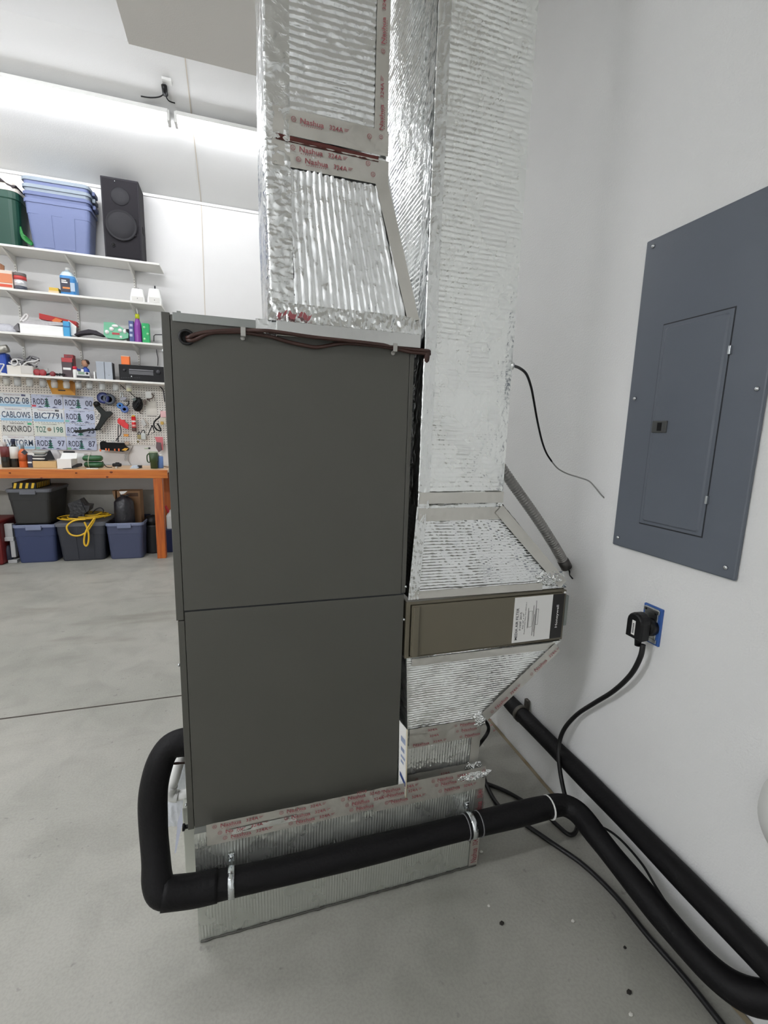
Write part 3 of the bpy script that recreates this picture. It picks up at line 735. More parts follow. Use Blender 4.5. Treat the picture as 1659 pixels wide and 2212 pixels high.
# condensate drain, bag of papers and small cables behind the left edge of the furnace
t = thing('drain_pipe', 'white plastic drain pipe with elbow at the lower left side of the furnace', 'pipe', PY(375, 1715, 1.25))
build('riser', MB().tube([PY(402, 1600, 1.26), PY(392, 1630, 1.26), PY(378, 1680, 1.25), PY(370, 1702, 1.25)], .0135, 14), M_WHITE, t)
build('elbow', MB().tube([PY(372, 1696, 1.25), PY(366, 1709, 1.25), PY(372, 1718, 1.25), PY(384, 1719, 1.25)], .0165, 14, sub=5), M_WHITE, t)
build('stub', MB().tube([PY(380, 1719, 1.25), PY(425, 1712, 1.25)], .0140, 14), M_WHITE, t)
pb = [PY(x, y, 1.32) for x, y in ((352, 1640), (368, 1622), (402, 1615), (404, 1800), (385, 1770), (372, 1745))]
q = MB().grid(lambda u, v: PY(360+46*u-8*(1-v)*math.sin(v*3), 1620+165*v, 1.34)+Vector((0, -.018*math.sin(PI*u)*math.sin(PI*v)+.008*noise.noise((u*6, v*8, 2)), 0)), 14, 30)
q.grid(lambda u, v: PY(360+46*u-8*(1-v)*math.sin(v*3), 1620+165*v, 1.35), 6, 10)
one('manual_bag', 'clear plastic bag of papers hanging behind the white drain pipe', 'bag', q, mat('clear_bag', (226, 230, 238), .18, alpha=.55, bump=.5, bscale=60))
one('paper_sheet', 'thin white sheet hanging down below the white drain pipe', 'paper', MB().prism([PY(396, 1735, 1.28), PY(384, 1775, 1.28), PY(377, 1843, 1.28), PY(380, 1843, 1.28), PY(389, 1800, 1.28), PY(400, 1760, 1.28)], (0, .002, 0)), mat('sheet_blue_white', (202, 206, 222), .6))
t = thing('sensor_wire', 'pair of thin brown wires between the black line and the left side of the furnace', 'wire', PY(376, 1650, 1.17))
for k in (0, 1):
    build('wire_strand', MB().tube([PY(348, 1653+k*3, 1.15), PY(366, 1648+k*5, 1.16), PY(380, 1650-k*2, 1.17), PY(408, 1646+k*3, 1.18)], .0022, 6, sub=5), M_BROWN, t)

# cords on the floor
t = thing('plug_cable', 'black power cord drooping from the plug on the wall and looping under the black line', 'cord', PX(1240, 1560, 1.05))
cp = [PX(1389, 1392, 1.068), PX(1383, 1420, 1.066), PX(1362, 1458, 1.068), PX(1325, 1493, 1.072), PX(1285, 1518, 1.075), PX(1247, 1543, 1.075), PX(1220, 1573, 1.06), PX(1208, 1605, 1.05), PX(1207, 1640, 1.038), PX(1214, 1690, 1.03),
      PZ(1228, 1745, .14), PZ(1241, 1768, .06), PZ(1247, 1785, .012), PZ(1240, 1801, .010), PZ(1226, 1801, .010), PZ(1200, 1779, .010), PZ(1172, 1753, .010), PZ(1135, 1733, .010), PZ(1092, 1709, .010), PZ(1046, 1691, .010), PZ(1010, 1680, .010)]
build('cord', MB().tube(cp, .0072, 10, sub=6), M_BLACK, t)
q = MB().tube([PZ(x, y, .009) for x, y in ((1040, 1660), (1053, 1700), (1075, 1738), (1105, 1762), (1140, 1785), (1200, 1826), (1262, 1870), (1330, 1936), (1400, 2022), (1480, 2113), (1560, 2213), (1620, 2290))], .0075, 10, sub=6)
one('floor_cable', 'black cable lying on the concrete floor, running from under the line towards the camera', 'cable', q, M_BLACK)
q = MB().tube([PZ(1190, 1757, .13), PZ(1225, 1756, .125), PZ(1256, 1766, .12), PZ(1290, 1782, .14), PZ(1320, 1797, .14), PZ(1350, 1823, .14), PZ(1388, 1868, .14), PZ(1412, 1908, .14), PZ(1432, 1940, .13), PZ(1450, 1968, .125)], .0035, 7, sub=5)
one('thin_wire', 'thin black wire running beside the bent black line near the wall', 'wire', q, M_BLACK)
q = MB().tube([PY(1030, 1545, 1.45), PY(1050, 1560, 1.45), PY(1055, 1578, 1.45), PY(1040, 1602, 1.45), PZ(1020, 1625, .02), PZ(1000, 1630, .008)], .007, 8, sub=5)
one('cable_loop', 'short black cable loop showing behind the foil boot', 'cable', q, M_BLACK)

# flexible conduit and thermostat cable to the wall
t = thing('flex_conduit', 'ribbed grey metal conduit slanting from behind the foil duct to the right wall', 'conduit', PY(1160, 1125, 1.305))
cc = [PY(1078, 1002, 1.305), PY(1105, 1042, 1.305), PY(1132, 1080, 1.305), PY(1160, 1120, 1.305), PY(1186, 1160, 1.305), PY(1207, 1195, 1.305), PY(1222, 1222, 1.305)]
build('conduit', MB().tube(cc, .0165, 14, sub=52, rf=lambda u: 1+.10*math.sin(u*2*PI*52)), mat('conduit_steel', (158, 156, 152), .38, metal=.55), t)
build('end_fitting', MB().tube([PY(1216, 1211, 1.305), PY(1224, 1226, 1.305)], .0200, 14), mat('fitting_dark', (86, 84, 82), .4, metal=.8), t)
build('loose_wire', MB().tube([PY(1224, 1224, 1.303), PY(1230, 1234, 1.30), PY(1231, 1242, 1.30), PX(1237, 1250, 1.108)], .0025, 6, sub=4), M_BLKPL, t)
t = thing('thermostat_cable', 'thin two-tone cable curving from the foil duct to a hole beside the electrical panel', 'cable', PX(1190, 990, .95))
ca = [(1108, 790, .690), (1122, 795, .73), (1137, 808, .77), (1147, 835, .81), (1153, 865, .84), (1160, 905, .87), (1170, 950, .90), (1180, 978, .93), (1192, 997, .96)]
cb = [(1191, 996, .958), (1205, 1012, .99), (1225, 1023, 1.02), (1250, 1031, 1.05), (1272, 1039, 1.075), (1285, 1052, 1.09), (1297, 1067, 1.10), (1306, 1076, 1.112)]
build('black_jacket', MB().tube([PX(*p) for p in ca], .0042, 8, sub=5, rf=lambda u: 1-.35*u), M_BLKPL, t)
build('inner_wire', MB().tube([PX(*p) for p in cb], .0022, 7, sub=5), mat('wire_grey', (150, 150, 146), .5), t)

# ------------------------------------------------------------------ electrical panel on the right wall
t = thing('electrical_panel', 'large blue grey electrical panel with narrow hinged door, mounted on the right wall', 'electrical panel', (XW, .92, 1.0147))
py0, py1, pz0, pz1 = .7372, 1.1126, 1.0147, 1.8863
dy0, dy1, dz0, dz1 = .830, 1.021, 1.100, 1.646
build('cover_plate', MB().box(XW-.012, XW-.0005, py0, py1, pz0, pz1, bev=.004), M_PANEL, t)
build('door_gap', MB().box(XW-.0126, XW-.010, dy0-.0015, dy1+.001, dz0-.0015, dz1+.0015), M_PANELD, t)
d_ = build('door', MB().box(XW-.0142, XW-.0105, dy0+.001, dy1-.0008, dz0+.0018, dz1-.0018, bev=.0008), M_PANEL, t)
b = bmesh.new(); 
q = MB(); e0 = .010
rings = []
for (ins, xx) in ((.009, XW-.0140), (.013, XW-.0172), (.014, XW-.0174)):
    r = [Vector((xx, v.x, v.y)) for v in [Vector((p.x, p.y, 0)) for p in rrect((dy0+dy1)/2, (dz0+dz1)/2, (dy1-dy0)/2-ins, (dz1-dz0)/2-ins, .008, 0)]]
    rings.append(r)
q.loft(rings, cap0=False)
build('raised_pan', q, M_PANEL, d_)
lp = PX(1427, 922, XW-.016)
l_ = build('latch', MB().box(XW-.022, XW-.014, lp.y-.022, lp.y+.024, lp.z-.016, lp.z+.016, bev=.002), mat('latch_dark', (74, 75, 74), .4), d_)
build('latch_slot', MB().box(XW-.0225, XW-.0215, lp.y-.008, lp.y+.006, lp.z-.011, lp.z+.011), M_BLKPL, d_)
for (px, py) in ((1577, 756), (1527, 1080)):
    p = PX(px, py, XW-.016); build('hinge', MB().box(XW-.020, XW-.012, p.y-.003, p.y+.003, p.z-.010, p.z+.010, bev=.001), M_STEEL, t)
for (px, py) in ((1412, 532), (1372, 861), (1336, 1161), (1636, 840), (1568, 1226)):
    p = PX(px, py, XW-.012)
    s_ = build('screw', MB().lathe([(.0030, -.0050), (.0052, -.0032), (.0056, 0)], (XW-.012, p.y, p.z), 14, 'X'), M_SCREW, t)
    build('screw_slot', MB().box(XW-.0174, XW-.0168, p.y-.0006, p.y+.0006, p.z-.003, p.z+.003), M_PANELD, s_) if False else None

# ------------------------------------------------------------------ outlet and plug
t = thing('wall_outlet', 'blue outlet box with a bare metal yoke set into the right wall', 'outlet', (XW, .945, .765))
oy0, oy1, oz0, oz1 = .914, .976, .764, .874
build('blue_box', MB().box(XW-.006, XW+.01, oy0, oy1, oz0, oz1, bev=.002), mat('outlet_blue', (52, 92, 160), .5), t)
build('yoke', MB().box(XW-.010, XW-.005, oy0+.010, oy1-.008, oz0+.012, oz1-.004, bev=.001), M_STEEL, t)
for dz_ in (.012, .098): build('yoke_ear', MB().box(XW-.011, XW-.006, oy0+.006, oy1-.005, oz0+dz_-.006, oz0+dz_+.006, bev=.001), M_STEEL, t)
for (yy_, zz_) in ((oy0+.016, oz1-.018), (oy1-.014, oz1-.012)): build('screw', MB().lathe([(.003, -.003), (.003, 0)], (XW-.010, yy_, zz_), 8, 'X'), M_BLKPL, t)
build('receptacle', MB().lathe([(.024, -.022), (.026, -.019), (.026, 0)], (XW-.008, .942, .815), 24, 'X'), M_BLKPL, t)
t = thing('power_plug', 'bulky black rounded power plug with a white sticker, pushed into the blue outlet', 'plug', (XW-.05, .94, .77))
yc_, zc_ = .948, .818
out = [Vector((0, yc_-.026, zc_-.036)), Vector((0, yc_+.026, zc_-.036))]
for k in range(9):
    a = PI*k/8; out.append(Vector((0, yc_+.026*math.cos(a), zc_+.014+.026*math.sin(a))))
rings = []
for xx, sc_ in ((XW-.032, .90), (XW-.034, .98), (XW-.058, 1.0), (XW-.064, .95), (XW-.066, .86)):
    rings.append([Vector((xx, yc_+(p.y-yc_)*sc_, zc_+(p.z-zc_)*sc_)) for p in out])
b_ = build('plug_body', MB().loft(rings), M_BLKPL, t)
build('plug_neck', MB().lathe([(.022, -.034), (.022, -.026)], (XW, yc_-.003, zc_), 20, 'X'), M_BLKPL, t)
build('sticker', MB().box(XW-.0668, XW-.0655, yc_-.006, yc_+.005, zc_-.024, zc_+.018), M_PAPER, b_)
q = MB()
for k in range(7): q.box(XW-.0672, XW-.0667, yc_-.003, yc_+.002, zc_-.018+.0042*k, zc_-.0155+.0042*k)
build('sticker_print', q, M_INK, b_)['kind'] = 'stuff'
build('cord_grip', MB().lathe([(.008, -.020), (.0095, -.004), (.011, .006)], (XW-.047, yc_-.004, zc_-.038), 12, 'Z'), M_BLKPL, t)

# white rounded cover at the right edge of the view
p = PX(1752, 1782, XW)
q = MB().lathe([(.100, 0), (.098, -.018), (.085, -.040), (.055, -.056), (.02, -.062), (.003, -.063)], (XW, p.y+.004, p.z), 40, 'X', sx=.85, sy=1.1)
one('wall_cover', 'white rounded plastic cover on the right wall above the black pipes', 'wall cover', q, M_WHITE)

# chips and crumbs on the slab
for i, (px, py, r, m, lab) in enumerate(((1084, 1996, .006, 'd', 'small dark crumb on the concrete near the foil base'), (1350, 2048, .004, 'd', 'small dark crumb on the concrete beside the floor cable'), (1359, 2145, .006, 'd', 'dark seed-like crumb on the concrete between the pale chips'),
        (1238, 1991, .005, 'w', 'pale concrete chip on the floor beside the long cable'), (1363, 2193, .005, 'w', 'pale elongated chip on the floor near the cable end'), (1056, 1958, .004, 'w', 'pale speck of plaster on the floor below the foil base'), (1040, 1841, .005, 'w', 'pale chip lying against the right end of the foil base'))):
    p = PZ(px, py, 0)
    bm_ = bmesh.new(); bmesh.ops.create_icosphere(bm_, subdivisions=1, radius=r)
    for v in bm_.verts: v.co = Vector((v.co.x*1.3, v.co.y, v.co.z*.6))*(1+.3*noise.noise(v.co*300))+Vector((p.x, p.y, r*.5))
    one('floor_chip', lab, 'debris', MB().bm(bm_), mat('crumb_dark', (38, 34, 30), .8) if m == 'd' else mat('chip_pale', (206, 204, 196), .8), 'chips on the floor')

# ------------------------------------------------------------------ back wall: shelves
YS = 5.433
SHZ = [2.984, 2.597, 2.203, 1.812]
SXR = -.762; SXL = -3.6
SB = [-2.105, -1.597, -1.052]
names = ['topmost white shelf board carrying the storage totes and the loudspeaker', 'white shelf board carrying the blue washer fluid jug', 'white shelf board carrying the purple spray bottle', 'lowest white shelf board carrying the stereo, with jars beneath']
for i, z in enumerate(SHZ):
    t = thing('wall_shelf', names[i], 'shelf', (-2., YB, z-.02), 'white wall shelves')
    build('board', MB().box(SXL, SXR, YS, YB-.022, z-.02, z, bev=.002), M_SHELF, t)
    if i < 3:
        for x in SB + [-2.65, -3.2]:
            build('bracket', MB().prism([(x-.008, YS+.012, z-.021), (x-.008, YB-.024, z-.021), (x-.008, YB-.024, z-.092), (x-.008, YB-.06, z-.085)], (.016, 0, 0)), M_SHELF, t)
for i, x in enumerate(SB):
    t = thing('shelf_standard', ['slotted white upright rail behind the stack of small cans', 'slotted white upright rail behind the blue washer fluid jug', 'slotted white upright rail behind the purple spray bottle'][i], 'shelf rail', (x, YB, 1.82), 'slotted shelf rails')
    build('rail', MB().box(x-.009, x+.009, YB-.02, YB-.001, 1.76, 3.02), M_SHELF, t)
    q = MB()
    for k in range(46): q.box(x-.0028, x+.0028, YB-.0205, YB-.019, 1.80+.026*k, 1.812+.026*k)
    build('slots', q, mat('slot_grey', (120, 118, 114), .7), t)['kind'] = 'stuff'

# generic builders --------------------------------------------------
def span(x0, x1, ym, Y): return PY(x0, ym, Y).x, PY(x1, ym, Y).x
def pbox(x0, y0, x1, y1, Y, d, z0=None, bev=.003):
    """box whose front face fills the pixel rectangle on the plane Y"""
    ym = (y0+y1)/2; a, b = span(x0, x1, ym, Y); xm = (x0+x1)/2
    zt = PY(xm, y0, Y).z; zb = PY(xm, y1, Y).z if z0 is None else z0
    return a, b, Y, Y+d, zb, max(zt, zb+.01)
def BX(x0, y0, x1, y1, Y, d, z0=None, bev=.003): return MB().box(*pbox(x0, y0, x1, y1, Y, d, z0), bev=bev)
def PP(pts, Y, d): return MB().prism([PY(x, y, Y) for x, y in pts], (0, d, 0))
def Q1(x, y): return (x/4.608, 360+y/4.608)       # crop coordinates -> photo pixels
def Q2(x, y): return (x/4.608, 640+y/4.608)
def Q3(x, y): return (x/9.217, 820+y/9.217)
def Q4(x, y): return (180+x/8.73, 820+y/8.73)
def Q5(x, y): return (x/4.254, 990+y/4.254)
def C(n, rgb, r=.5, **k): return mat(n, rgb, r, **k)

def tote(name, label, x0, x1, y0, y1, z0, h, m, mr=None, lid=None, taper=.86, ribs='h', group=None, panels=True, open_top=True):
    t = thing(name, label, 'tote', ((x0+x1)/2, (y0+y1)/2, z0), group)
    cx, cy, hw, hd = (x0+x1)/2, (y0+y1)/2, (x1-x0)/2, (y1-y0)/2
    def R(k, z, r=.035): return rrect(cx, cy, hw*k, hd*(1-(1-k)*.8), r, z)
    rg = [R(taper-.02, z0), R(taper, z0+.012), R(taper+(.97-taper)*.68, z0+h*.70), R(taper+(.97-taper)*.68+.012, z0+h*.705), R(.955, z0+h*.93)]
    if open_top and not lid:
        rg += [R(.955, z0+h), R(.93, z0+h), R(taper-.04, z0+.02)]
    body = MB().loft(rg); build('tub', body, m, t)
    rim = MB().loft([R(.955, z0+h*.925, .04), R(1.0, z0+h*.925, .04), R(1.0, z0+h*.985, .04), R(.985, z0+h, .04), R(.945, z0+h, .04), R(.94, z0+h*.93, .04)], cap0=False, cap1=False)
    build('rim', rim, mr or m, t)
    if panels:        # raised panels on the front, one by one
        for (u0, u1) in ((-.62, -.22), (.12, .52)):
            def fp(u, v):
                k = taper+(.97-taper)*.68*v; return Vector((cx+hw*k*u, cy-hd*(1-(1-k)*.8)-.004, z0+.02+(h*.66)*v))
            build('side_panel', MB().prism([fp(u0, 0), fp(u1, 0), fp(u1, 1), fp(u0, 1)], (0, .006, 0)), m, t)
    else:             # pull handle on the short side
        build('handle', MB().box(cx-hw*.36, cx+hw*.36, cy-hd-.012, cy-hd*.95, z0+h*.86, z0+h*.985, bev=.006), mr or m, t)
    if lid:
        build('lid', MB().loft([R(1.02, z0+h*.965, .04), R(1.02, z0+h*1.005, .04), R(.97, z0+h*1.02, .04), R(.9, z0+h*1.015, .04)]), lid, t)
    return t

# ---- top shelf
S = SHZ[0]
MBLUE = C('tote_periwinkle', (106, 117, 156), .5); MLG = C('tote_grey_rim', (138, 149, 160), .5); MBL2 = C('tote_slate_blue', (98, 109, 148), .5)
xa_, xb_ = span(54, 199, 480, 5.46)
h0 = PY(120, 437, 5.46).z - S
t1 = tote('storage_tote', 'periwinkle blue storage tote at the bottom of the nested stack on the top shelf', xa_, xb_, 5.44, 5.70, S, h0, MBLUE, taper=.84, group='nested storage totes')
dz_ = .062
for k in range(3):
    zz = S+h0+.002+dz_*k; hw = (xb_-xa_)/2
    q = thing('storage_tote', ['slate blue storage tote nested second from the bottom on the top shelf', 'pale grey storage tote nested third from the bottom on the top shelf', 'blue storage tote with pale grey rim nested topmost on the top shelf'][k], 'tote', ((xa_+xb_)/2, 5.57, zz), 'nested storage totes')
    m_ = [MBL2, MLG, MBLUE][k]; m2 = [MBL2, MLG, MLG][k]
    cx, cy, hd = (xa_+xb_)/2, 5.57, .13
    build('tub', MB().loft([rrect(cx, cy, hw*.93, hd*.95, .035, zz-.012), rrect(cx, cy, hw*.965, hd*.97, .04, zz+dz_*.55)]), m_, q)
    build('rim', MB().loft([rrect(cx, cy, hw*.95, hd*.96, .04, zz+dz_*.45), rrect(cx, cy, hw*1.005, hd*1.03, .045, zz+dz_*.45), rrect(cx, cy, hw*1.005, hd*1.03, .045, zz+dz_*.85), rrect(cx, cy, hw*.96, hd*.98, .045, zz+dz_*.98)]), m2, q)
    build('handle', MB().box(xb_-.004, xb_+.024, cy-.05, cy+.06, zz+dz_*.1, zz+dz_*.7, bev=.006), m_, q)
MGRN = C('tote_green', (16, 64, 50), .4)
ga, gb = span(-62, 44, 470, 5.46)
tg = thing('storage_bin', 'dark green storage bin with a pale lid at the left end of the top shelf', 'bin', ((ga+gb)/2, 5.58, S))
hg = PY(10, 412, 5.46).z-S
build('tub', MB().loft([rrect((ga+gb)/2, 5.57, (gb-ga)/2*.86, .11, .06, S), rrect((ga+gb)/2, 5.57, (gb-ga)/2*.96, .13, .07, S+hg*.85), rrect((ga+gb)/2, 5.57, (gb-ga)/2, .135, .07, S+hg*.87), rrect((ga+gb)/2, 5.57, (gb-ga)/2, .135, .07, S+hg)]), MGRN, tg)
build('lid', MB().loft([rrect((ga+gb)/2, 5.57, (gb-ga)/2*1.02, .138, .07, S+hg), rrect((ga+gb)/2, 5.57, (gb-ga)/2*.98, .13, .07, S+hg+.03), rrect((ga+gb)/2, 5.57, (gb-ga)/2*.8, .10, .06, S+hg+.09)]), C('lid_cream', (214, 206, 194), .6), tg)
p = [PY(x, y, 5.45) for x, y in (Q1(-60, 90), Q1(0, 108), Q1(60, 160), Q1(110, 182), Q1(160, 188), Q1(120, 222), Q1(90, 205), Q1(40, 150), Q1(-60, 130))]
one('peaked_hat', 'black cap with a peak lying on the lid of the dark green bin', 'cap', MB().prism(p, (0, .16, 0)), C('cap_black', (42, 34, 38), .7))
q = MB()
for k in range(5):
    q.tube([PY(*Q1(205+6*k, 600+20*k), 5.45), PY(*Q1(215+8*k, 690), 5.44), PY(*Q1(260+12*k, 745), 5.44+.01*k), PY(*Q1(318+3*k, 782), 5.44+.012*k)], .008, 7, sub=4)
one('green_bag', 'glossy green plastic bundle squeezed between the green bin and the blue totes', 'bag', q, C('green_gloss', (22, 120, 46), .25))
# loudspeaker
sa, sb = PY(*Q1(1003, 95), 5.46), PY(*Q1(1395, 135), 5.46)
sz1 = (sa.z+sb.z)/2; sx0 = PY(*Q1(1020, 500), 5.46).x; sx1 = PY(*Q1(1395, 520), 5.46).x
t = thing('loudspeaker', 'black floor loudspeaker standing on the top shelf beside the blue totes', 'loudspeaker', ((sx0+sx1)/2, 5.57, S))
MSP = C('speaker_black', (40, 38, 43), .7, spec=.3); MSD = C('speaker_cone', (34, 33, 37), .6, spec=.3)
build('cabinet', MB().box(sx0, sx1, 5.462, 5.705, S, sz1, bev=.008), MSP, t)
build('baffle', MB().box(sx0+.014, sx1-.014, 5.4585, 5.47, S+.02, sz1-.018, bev=.003), C('baffle_dark', (36, 34, 38), .8, spec=.25), t)
cx = (sx0+sx1)/2; rw = (sx1-sx0)*.40
wz = PY(*Q1(1212, 590), 5.46).z; tz = PY(*Q1(1210, 300), 5.46).z
build('woofer', MB().lathe([(rw*1.06, 0), (rw*1.06, -.012), (rw*.98, -.015), (rw*.93, -.008), (rw*.88, -.012), (rw*.5, -.017), (rw*.05, -.018)], (cx-.004, 5.458, wz), 36, 'Y'), MSD, t)
build('tweeter_horn', MB().lathe([(rw*.62, 0), (rw*.6, -.0025), (rw*.3, -.001), (rw*.02, -.001)], (cx, 5.458, tz), 28, 'Y'), MSD, t)
pp = PY(*Q1(1128, 775), 5.458); build('port', MB().lathe([(.022, 0), (.022, -.003), (.017, -.003), (.016, .0)], (pp.x, 5.458, pp.z), 20, 'Y'), MSD, t)
build('port_hole', MB().lathe([(.0165, -.002), (.0165, .002)], (pp.x, 5.458, pp.z), 18, 'Y'), C('hole_black2', (8, 8, 9), .9), t)
build('side_handle', MB().box(sx1-.002, sx1+.003, 5.55, 5.63, S+.30, S+.36, bev=.002), C('hole_black2', (8, 8, 9), .9), t)
build('logo_stud', MB().lathe([(.005, -.003), (.005, 0)], (cx-.04, 5.458, sz1-.035), 8, 'Y'), M_SCREW, t)
for a in (.6, 2.5, 3.8, 5.7):
    build('woofer_clip', MB().box(cx-.006, cx+.006, 5.446, 5.46, wz-.005, wz+.005, bev=.001, M=Matrix.Translation((rw*1.05*math.cos(a), 0, rw*1.05*math.sin(a)))), MSP, t)

# ---- second shelf
S = SHZ[1]; Y2 = 5.50
t = thing('snack_box', 'orange and white printed carton at the left end of the second shelf', 'box', (PY(12, 620, Y2).x, Y2, S))
build('carton', BX(-16, 583, 27, 622, Y2, .12, S), C('carton_white', (222, 205, 190), .6), t)
build('printed_front', BX(-15, 590, 26, 610, Y2-.002, .004), C('carton_orange', (214, 132, 92), .6), t)
build('base_stripe', BX(-15, 613, 26, 619, Y2-.002, .004), C('carton_red', (206, 84, 60), .6), t)
build('top_flap', PP([Q1(0, 960), Q1(40, 985), Q1(40, 1040), Q1(0, 1050)], Y2+.03, .01), C('carton_brown', (150, 100, 66), .6), t)
def can(name, label, cat, x, r, Y, z0, h, bands):
    t = thing(name, label, cat, (x, Y, z0)); z = z0
    for i, (nm, fr, m_) in enumerate(bands):
        build(nm, MB().lathe([(r, 0), (r, h*fr)], (x, Y, z), 24), m_, t); z += h*fr
    build('rim', MB().lathe([(r*1.03, 0), (r*1.03, .004), (r*.9, .004), (r*.88, .0)], (x, Y, z), 24), M_STEEL, t)
    return t
xc = PY(*Q1(190, 1140), Y2).x
can('paint_can', 'red and silver tin can on the second shelf beside the printed carton', 'can', xc, .05, Y2+.03, S, PY(*Q1(190, 1060), Y2).z-S, [('base_band', .28, C('can_dark', (62, 66, 78), .4)), ('middle_band', .34, C('can_silver', (212, 212, 214), .3, metal=.5)), ('red_band', .22, C('can_red', (188, 60, 58), .45)), ('upper_band', .16, C('can_grey', (110, 100, 96), .4))])
t = thing('sponge_pack', 'flat yellow packet lying against the blue washer fluid jug', 'packet', (PY(115, 628, Y2).x, Y2, S))
build('packet', BX(105.5, 621, 126, 629.5, Y2, .09, S, bev=.004), C('packet_yellow', (208, 172, 62), .5), t)
build('packet_base', BX(104.5, 628, 127, 631, Y2-.004, .10, S-.0, bev=.001), C('packet_tan', (214, 190, 150), .5), t)
# washer fluid jug
ja, jb = span(128.5, 163, 610, Y2); jx = (ja+jb)/2; jw = (jb-ja)/2
jh = PY(144, 577, Y2).z-S
t = thing('fluid_jug', 'blue jug of washer fluid with a dark label on the second shelf', 'jug', (jx, Y2+.05, S))
MJ = C('washer_fluid_blue', (62, 132, 192), .25); MJC = C('jug_clear', (190, 208, 216), .25)
build('body', MB().loft([rrect(jx, Y2+.05, jw*.95, .055, .03, S), rrect(jx, Y2+.05, jw, .06, .03, S+.01), rrect(jx, Y2+.05, jw, .06, .03, S+jh*.60), rrect(jx-.006, Y2+.05, jw*.93, .055, .03, S+jh*.70)]), MJ, t)
build('shoulder', MB().loft([rrect(jx-.006, Y2+.05, jw*.93, .055, .03, S+jh*.70), rrect(jx-.008, Y2+.05, jw*.62, .04, .025, S+jh*.84), rrect(jx-.008, Y2+.05, jw*.26, .02, .012, S+jh*.91), rrect(jx-.008, Y2+.05, jw*.26, .02, .012, S+jh*.94)]), MJC, t)
build('cap', MB().lathe([(.020, 0), (.020, .022), (.017, .024)], (jx-.008, Y2+.05, S+jh*.93), 16), M_WHITE, t)
lb_ = build('label', MB().box(jx-jw*.86, jx+jw*.35, Y2-.0125, Y2-.009, S+jh*.12, S+jh*.60), C('jug_label_dark', (52, 52, 66), .5), t)
build('label_side', MB().box(jx+jw*.36, jx+jw*.92, Y2-.012, Y2-.009, S+jh*.16, S+jh*.46), C('jug_label_grey', (172, 190, 208), .5), t)
build('label_stripe', MB().box(jx-jw*.6, jx+jw*.3, Y2-.0135, Y2-.0125, S+jh*.23, S+jh*.29), C('label_orange', (226, 142, 70), .5), lb_)
q = MB().box(jx-jw*.7, jx-jw*.1, Y2-.0135, Y2-.0125, S+jh*.50, S+jh*.535).box(jx-jw*.7, jx+jw*.05, Y2-.0135, Y2-.0125, S+jh*.43, S+jh*.475)
build('label_words', q, M_PAPER, lb_)['kind'] = 'stuff'
build('handle', MB().tube([(jx+jw*.3, Y2+.05, S+jh*.84), (jx+jw*.85, Y2+.05, S+jh*.70), (jx+jw*.98, Y2+.05, S+jh*.55)], .008, 8, sub=4), MJC, t)
for i, (x0, x1) in enumerate(((279.5, 313), (317, 349))):
    a, b = span(x0, x1, 640, Y2); zt = PY((x0+x1)/2, 624, Y2).z
    t = thing('white_unit', ['white plastic sensor unit with sloped sides, standing left of its twin', 'white plastic sensor unit with a dark stub on its top'][i], 'device', ((a+b)/2, Y2, S), 'white plastic units')
    build('body', MB().loft([rrect((a+b)/2, Y2+.04, (b-a)/2, .04, .012, S), rrect((a+b)/2, Y2+.04, (b-a)/2*.97, .038, .012, S+(zt-S)*.35), rrect((a+b)/2, Y2+.04, (b-a)/2*.72, .03, .012, zt), rrect((a+b)/2, Y2+.04, (b-a)/2*.62, .026, .01, zt+.006)]), M_WHITE, t)
    build('face_label', MB().box(a+.02, b-.02, Y2-.002, Y2+.002, S+.02, S+(zt-S)*.45), C('pale_label', (214, 212, 206), .6), t)
    build('indicator', MB().box((a+b)/2-.002, (a+b)/2+.004, Y2-.003, Y2, S+.04, S+.048), M_DARK, t)
    if i: build('stub', MB().cyl(((a+b)/2+.005, Y2+.04, zt), ((a+b)/2+.005, Y2+.04, zt+.04), .008, 10), M_DARK, t)
    else: build('top_dial', MB().box((a+b)/2-.018, (a+b)/2+.018, Y2+.02, Y2+.06, zt+.004, zt+.016, bev=.003), C('dial_grey', (150, 148, 146), .5), t)

# ---- third shelf
S = SHZ[2]; Y3 = 5.50
one('plastic_wrap', 'crumpled clear plastic bag at the left end of the third shelf', 'bag', MB().loft([rrect(PY(2, 705, Y3).x, Y3+.08, .11*k, .07*k, .03*k, S+zz) for k, zz in ((1, 0), (1.05, .03), (.8, .07), (.45, .09))], smooth=True), C('clear_wrap', (214, 214, 222), .2, alpha=.6, bump=.8, bscale=40))
one('dark_pouch', 'grey crumpled pouch leaning at the left end of the white box', 'pouch', PP([Q2(115, 345), Q2(140, 300), Q2(175, 266), Q2(192, 345)], Y3+.02, .08), C('pouch_grey', (112, 110, 112), .6, bump=.6, bscale=50))
t = thing('white_carton', 'long flat white box wrapped in film on the third shelf', 'box', (PY(85, 715, Y3).x, Y3, S))
build('carton', BX(*Q2(197, 285), *Q2(628, 365), Y3-.01, .15, S), C('carton_offwhite', (240, 239, 236), .5), t)
a = [PY(*Q2(*k), Y3+.02) for k in ((200, 268), (260, 240), (430, 245), (560, 255), (625, 262), (625, 290), (200, 290))]
build('film_wrap', MB().prism(a, (0, .06, 0)), C('film', (176, 172, 172), .25, bump=.6, bscale=40), t)
build('bow', MB().tube([PY(*Q2(*k), Y3+.03) for k in ((205, 250), (235, 205), (262, 180), (276, 200), (255, 232), (225, 250))], .010, 7, sub=4), C('film_white', (226, 222, 220), .35), t)
one('red_roll', 'long red wedge shaped box lying behind the white box', 'box', PP([Q2(388, 168), Q2(760, 252), Q2(760, 300), Q2(390, 222)], Y3+.10, .06), C('red_card', (196, 38, 34), .5))
